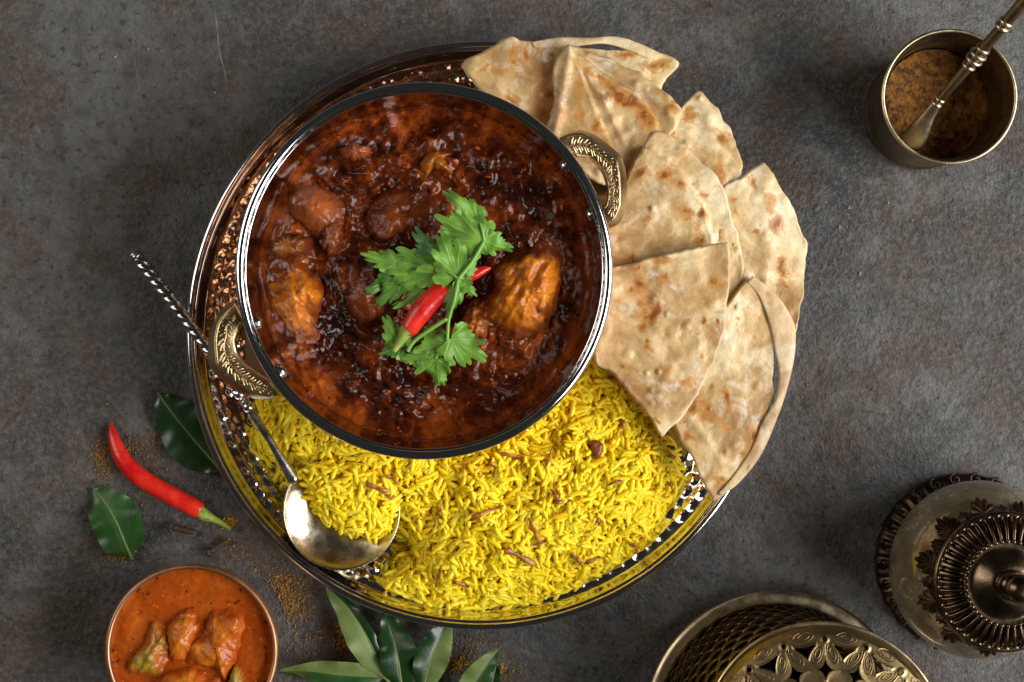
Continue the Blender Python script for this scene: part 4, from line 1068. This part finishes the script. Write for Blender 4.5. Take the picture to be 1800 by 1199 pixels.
# ------------------------------------------------------------------ ornate jar
JC = P(1690, 986, 0)[:2]
def build_jar():
    t = thing('lidded_jar', (JC[0], JC[1], 0), 'speckled mercury glass jar with fluted bronze lid at the right edge', 'jar')
    fl = sprof([(.0004, .0005), (.040, .0005), (.0442, .002), (.0448, .005), (.0425, .008), (.036, .011), (.030, .012)], 24)
    V, F = lathe(fl, 240, JC, fn=lambda r, z, th: (r + .0003 * np.cos(th * 26) * (r > .038), z + .0007 * np.cos(th * 52) * (r > .034) * (z > .002)))
    bs = obj('base_ring', V, [f[::-1] for f in F], M_BASEB, t)
    mb = MB()
    for q in range(26):
        a = q * 2 * PI / 26; c = np.array([JC[0] + .0425 * math.cos(a), JC[1] + .0425 * math.sin(a), .0090])
        pts = [c + np.array([math.cos(a + b) * r, math.sin(a + b) * r, 0]) for b, r in zip(np.linspace(0, 7, 14), np.linspace(.0034, .0006, 14))]
        mb.add(*tube(pts, .0006, 6))
    obj('scrollwork', *mb.arr(), M_BASEB, bs)
    bd = sprof([(.0295, .010), (.036, .0145), (.0418, .025), (.0437, .034), (.0420, .046), (.0375, .056), (.0320, .0635), (.0290, .068)], 50)
    V, F = lathe(bd, 160, JC); obj('glass_body', V, [f[::-1] for f in F], M_JAR, t)
    # palmette ornaments on the shoulder
    V0, F0, vn = fan(.0112, .0125, [-1.5, -1.0, -.5, 0, .5, 1.0, 1.5], 4, nt=90, nr=12, span=1.75, cup=.18, wave=.05, rib=.12, tooth=.0, deep=.6)
    Vt = np.vstack([V0, V0 - (0, 0, .0008)]); k_ = len(V0); F1 = F0 + [tuple(i + k_ for i in f)[::-1] for f in F0]
    bound = [11 * 90 + i for i in range(90)]
    F1 += [(bound[i], bound[i + 1], bound[i + 1] + k_, bound[i] + k_) for i in range(89)]
    me = {}
    for q in range(22):
        a = q * 2 * PI / 22 + .06; big = q % 2 == 0; s = 1.0 if big else .55
        e = np.array([math.cos(a), math.sin(a)]); r0 = .0310 if big else .0315; r1 = .0405 if big else .0390
        B = np.array([JC[0] + e[0] * r0, JC[1] + e[1] * r0, .0672]); T = np.array([JC[0] + e[0] * r1, JC[1] + e[1] * r1, .0585])
        T = B + (T - B); Bv, Tv = B + (0, 0, .0012), T + (0, 0, .0012)
        V = place(Vt * s, Bv, Tv)
        obj('leaf_ornament', V, F1, M_BASEB, t)
    # fluted lid
    nr, nt = 64, 792
    pr = sprof([(.0300, .068), (.0318, .0745), (.0328, .0762), (.0330, .0778), (.0322, .0792), (.0305, .0798), (.0265, .0825), (.0215, .0842), (.0190, .0845), (.0165, .0846), (.0125, .0872), (.0085, .0895), (.0070, .0898), (.0068, .0915), (.0060, .0925), (.0003, .0928)], nr)
    def flute(r, z, th):
        rr_ = r + .0006 * np.cos(th * 44)
        m = sstep(.0198, .0212, r) * sstep(.0306, .0286, rr_)
        c = np.cos(th * 44)
        return r, z - .0026 * m * (.5 - .5 * np.tanh(2.2 * (c + .15)))
    V, F = lathe(pr, nt, JC, fn=flute)
    lid = obj('lid', V, [f[::-1] for f in F], M_BRONZE, t)
    mb = MB()
    for q in range(44):
        a = q * 2 * PI / 44; mb.add(*sphere((JC[0] + .0196 * math.cos(a), JC[1] + .0196 * math.sin(a), .0848), .0010, 10, 7))
    obj('bead_ring', *mb.arr(), M_BRONZE, lid)
    kn = sprof([(.0003, .1085), (.0030, .1080), (.0058, .1055), (.0066, .1020), (.0052, .0985), (.0030, .0965), (.0030, .0945), (.0050, .0930)], 30)
    V, F = lathe(kn, 60, JC); obj('knob', V, F, M_BRONZE, lid)
build_jar()

# ------------------------------------------------------------------ pierced brass burner
def build_burner():
    zb = .012
    C = P(1367, 1273, zb)[:2]; RB = 234 * K(zb)
    t = thing('pierced_burner', (C[0], C[1], 0), 'pierced antique brass burner cut off by the bottom edge', 'burner')
    pr = sprof([(RB - .0075, .011), (RB - .0060, .0128), (RB - .002, .0128), (RB, .0112), (RB - .0005, .009), (RB - .004, .006), (RB - .012, .001), (.0005, .0006)], 40)
    V, F = lathe(pr, 180, C); obj('flange', V, F, M_BRASSL, t)
    # pierced body: staggered cells, each with a small wedge hole and a lifted leaf-shaped flap
    z0, z1 = .011, .074; nu, nv = 40, 10
    def surf(u, v, off=0.):
        a = u * 2 * PI; r = (RB - .0085) * (1 - v) + .049 * v + .0030 * math.sin(PI * v) + off
        return np.array([C[0] + r * math.cos(a), C[1] + r * math.sin(a), z0 + (z1 - z0) * v])
    mb = MB(); flap = []
    outer = [(0, 0), (.5, 0), (1, 0), (1, .5), (1, 1), (.5, 1), (0, 1), (0, .5)]
    hole = [(.30, .40), (.48, .24), (.66, .34), (.82, .52), (.66, .66), (.50, .74), (.40, .68), (.32, .56)]
    for j in range(nv):
        for i in range(nu):
            sh = .5 * (j % 2)
            f = lambda p: surf((i + sh + p[0]) / nu, (j + p[1]) / nv)
            V = [f(p) for p in outer] + [f(p) for p in hole]
            mb.add(V, [(q, (q + 1) % 8, 8 + (q + 1) % 8, 8 + q) for q in range(8)])
            flap.append((i + sh, j))
    V, F = mb.arr(); obj('pierced_wall', V, F, M_BRASSD, t)
    V, F = lathe([(RB - .0140, .011), (.044, .072)], 60, C); obj('shade_liner', V, [f[::-1] for f in F], M_DARK, t)  # added dark cone, so the piercings look unlit behind
    V, F = lathe([(.0005, .0135), (RB - .0095, .0135)], 60, C); obj('shade_floor', V, F, M_DARK, t)  # added dark disc hiding the lit flange below the lid holes
    n = 0
    for (i, j) in flap:
        a = ((i + .5) / nu * 2 * PI) % (2 * PI)
        if not (.7 < a < 3.9) or n >= 290: continue
        n += 1
        lv = []; m_ = 10
        for q in range(m_):
            s = q / (m_ - 1); wv = .30 * math.sin(PI * (.04 + .95 * s)) ** .8
            for w_ in (-1, -.5, 0, .5, 1):
                off = .0004 + .0019 * (.5 + .5 * w_) * math.sin(PI * s) + .0006 * (1 - w_ * w_)
                lv.append(surf((i + .02 + 1.05 * s) / nu, (j + .38 + .28 * s + w_ * wv) / nv, off))
        obj('scale', lv, grid_faces(m_, 5, False), M_BRASSD, t)
    # pierced lid: fine polar sheet with the cut-outs removed and their edges snapped to outline
    RL = 212 * K(.085); LC = P(1450, 1312, .085); NS = 16; dA = 2 * PI / NS
    def cutout(r, a):
        """signed distance-like field in metres, negative inside a hole"""
        rn = r / RL; s0 = (a + dA / 2) % dA - dA / 2; s1 = a % dA - dA / 2          # from sector line / mid-sector
        x0, x1 = s0 * r, s1 * r
        d = np.hypot(r - RL * .885, x0) - .0012
        # curved wedge under each eyebrow arch
        w = np.maximum(np.maximum(r - RL * (.835 + .10 * (x1 / RL) ** 2 * 20), RL * .735 - r), np.abs(x1) - RL * .090 * np.clip((rn - .720) / .115, 0, 1) ** 1.5)
        d = np.minimum(d, w)
        # four-pointed star below each dot
        u = np.abs(r - RL * .645) / (RL * .115); v = np.abs(x0) / (RL * .095)
        d = np.minimum(d, (np.sqrt(u) + np.sqrt(v) - 1) * RL * .035)
        return d
    nr, nt = 120, 1120
    rr = np.linspace(RL * .30, RL, nr); th = np.linspace(0, 2 * PI, nt, endpoint=False); RR, TT = np.meshgrid(rr, th, indexing='ij')
    X = RR * np.cos(TT); Y = RR * np.sin(TT)
    fx = lambda X, Y: cutout(np.hypot(X, Y), np.arctan2(Y, X) % (2 * PI))
    D = fx(X, Y); e = 2e-5; cell = RL * .7 / nr
    gx = (fx(X + e, Y) - fx(X - e, Y)) / (2 * e); gy = (fx(X, Y + e) - fx(X, Y - e)) / (2 * e); g2 = gx ** 2 + gy ** 2 + 1e-6
    mv = (np.abs(D) < cell * .8 * np.sqrt(g2)); X = np.where(mv, X - np.clip(D * gx / g2, -cell, cell), X); Y = np.where(mv, Y - np.clip(D * gy / g2, -cell, cell), Y)
    keepv = ((D > 0) | mv).reshape(-1); hard = ((D > -1e-9) & ~mv).reshape(-1)
    RM = np.array(Euler((math.radians(-3), math.radians(-5), 0)).to_matrix())
    def dome(V):
        V = np.asarray(V, float); r = np.hypot(V[:, 0], V[:, 1]) / RL
        W = V.copy(); W[:, 2] += .010 * (1 - r ** 2) - .006 * sstep(.93, 1.0, r)
        return W @ RM.T + np.array(LC)
    V = np.stack([X, Y, X * 0], -1).reshape(-1, 3)
    # lip the metal down a little round each cut-out so the edges catch light
    V[:, 2] += .0005 * np.exp(-(np.clip(D.reshape(-1), 0, 1) / .0007) ** 2)
    F = [f[::-1] for f in grid_faces(nr, nt) if all(keepv[i] for i in f) and any(hard[i] for i in f)]
    used = sorted({i for f in F for i in f}); mp = {a_: b_ for b_, a_ in enumerate(used)}
    W = dome(V[used]); Fn = [tuple(mp[i] for i in f) for f in F]
    q = len(W); ec = {}
    for f in Fn:
        for a_, b_ in zip(f, f[1:] + f[:1]): ec[(a_, b_)] = 1
    F2 = Fn + [tuple(i + q for i in f)[::-1] for f in Fn] + [(b_, a_, a_ + q, b_ + q) for (a_, b_) in ec if (b_, a_) not in ec]
    lid = obj('pierced_lid', np.vstack([W, W - (0, 0, .0013)]), F2, M_BRASSD, t, sharp=50)
    mb = MB(); ths = np.linspace(0, 2 * PI, 160)
    mb.add(*tube(dome([(RL * math.cos(a), RL * math.sin(a), 0) for a in ths]), .0011, 10, cap=False))
    obj('lid_rim', *mb.arr(), M_BRASSL, lid)
    mb = MB(); pol = lambda r, a: (r * math.cos(a), r * math.sin(a))
    for s in range(NS):
        for r, a, tw in ((RL * .775, s * dA + dA * .20, -.45), (RL * .775, s * dA - dA * .20, .45), (RL * .915, s * dA + dA / 2, PI / 2)):
            c = np.array(pol(r, a)); e1 = np.array([math.cos(a + tw), math.sin(a + tw)]); e2 = np.array([-e1[1], e1[0]])
            for sc in (1, .55):
                pts = []
                for b in np.linspace(0, 2 * PI, 19):
                    x = math.cos(b) * .0048 * sc; y = math.sin(b) * abs(math.sin(b)) ** .4 * .0021 * sc
                    p = c + e1 * x + e2 * y; pts.append((p[0], p[1], .0002))
                mb.add(*tube(dome(pts), .00024, 6, cap=False))
    obj('petal_embossing', *mb.arr(), M_BRASSD, lid)
build_burner()

# ------------------------------------------------------------------ spilled turmeric and grit
def build_dust():
    def scat(spots, mat, name, label, rr):
        mb = MB()
        tet = np.array([(1, 0, -.5), (-.5, .87, -.5), (-.5, -.87, -.5), (0, 0, .9), (.5, .5, .4)])
        Ft = [(0, 1, 4), (1, 3, 4), (0, 4, 3), (1, 2, 3), (2, 0, 3), (2, 1, 0)]
        for (x, y, sx, sy, n) in spots:
            cl = (x, y)
            for _ in range(int(n * 1.5)):
                px = random.gauss(x, sx); py = random.gauss(y, sy); r = rr * (.30 + 1.1 * random.random() ** 4)
                if random.random() < .35: px, py = cl[0] + random.gauss(0, 4), cl[1] + random.gauss(0, 4)
                else: cl = (px, py)
                p = P(px, py, 0)
                if np.hypot(*(p[:2] - PC)) < PR - .003 or np.hypot(*(p[:2] - BC)) < BR: continue
                a = random.uniform(0, 6.28); c, s = math.cos(a), math.sin(a)
                V = tet * r * np.array([random.uniform(.6, 1.2), random.uniform(.6, 1.2), random.uniform(.4, .8)])
                V = np.column_stack([V[:, 0] * c - V[:, 1] * s, V[:, 0] * s + V[:, 1] * c, V[:, 2]]) + p + np.array([0, 0, r * .3])
                mb.add(V, Ft)
        o = obj(name, *mb.arr(), mat, smooth=False, base=(0, 0, 0), kind='stuff'); o['label'] = label; o['category'] = 'spice'
    scat([(180, 795, 9, 16, 468), (235, 785, 22, 14, 144), (185, 835, 14, 16, 108), (260, 810, 30, 22, 108), (505, 1045, 22, 24, 1116), (515, 1075, 20, 14, 360), (460, 1000, 22, 18, 108), (540, 1130, 30, 24, 162), (585, 1115, 14, 18, 216),
          (830, 1140, 40, 20, 360), (820, 1165, 26, 20, 288), (215, 975, 10, 8, 108), (190, 985, 20, 14, 72), (440, 960, 18, 20, 108), (400, 970, 40, 30, 108), (690, 1070, 20, 16, 72), (900, 1190, 30, 14, 162), (340, 880, 60, 40, 108)],
         M_DUST, 'spilled_spice', 'scattered ground spice dusting the tabletop left of and below the platter', .00055)
    scat([(603, 1105, 6, 5, 90), (612, 1125, 8, 8, 110), (600, 1130, 10, 12, 60), (400, 917, 7, 4, 120), (217, 977, 5, 4, 50), (806, 1168, 9, 6, 90), (505, 1030, 18, 18, 60), (880, 1178, 10, 8, 50)],
         M_DUSTY, 'spilled_turmeric', 'bright yellow specks of spilled turmeric on the tabletop', .00085)
    scat([(900, 600, 520, 380, 150), (1480, 420, 140, 160, 60), (1290, 1030, 60, 40, 8), (300, 150, 160, 100, 20)], M_SALT, 'pale_grit', 'pale grit specks strewn over the dark tabletop', .0006)
build_dust()
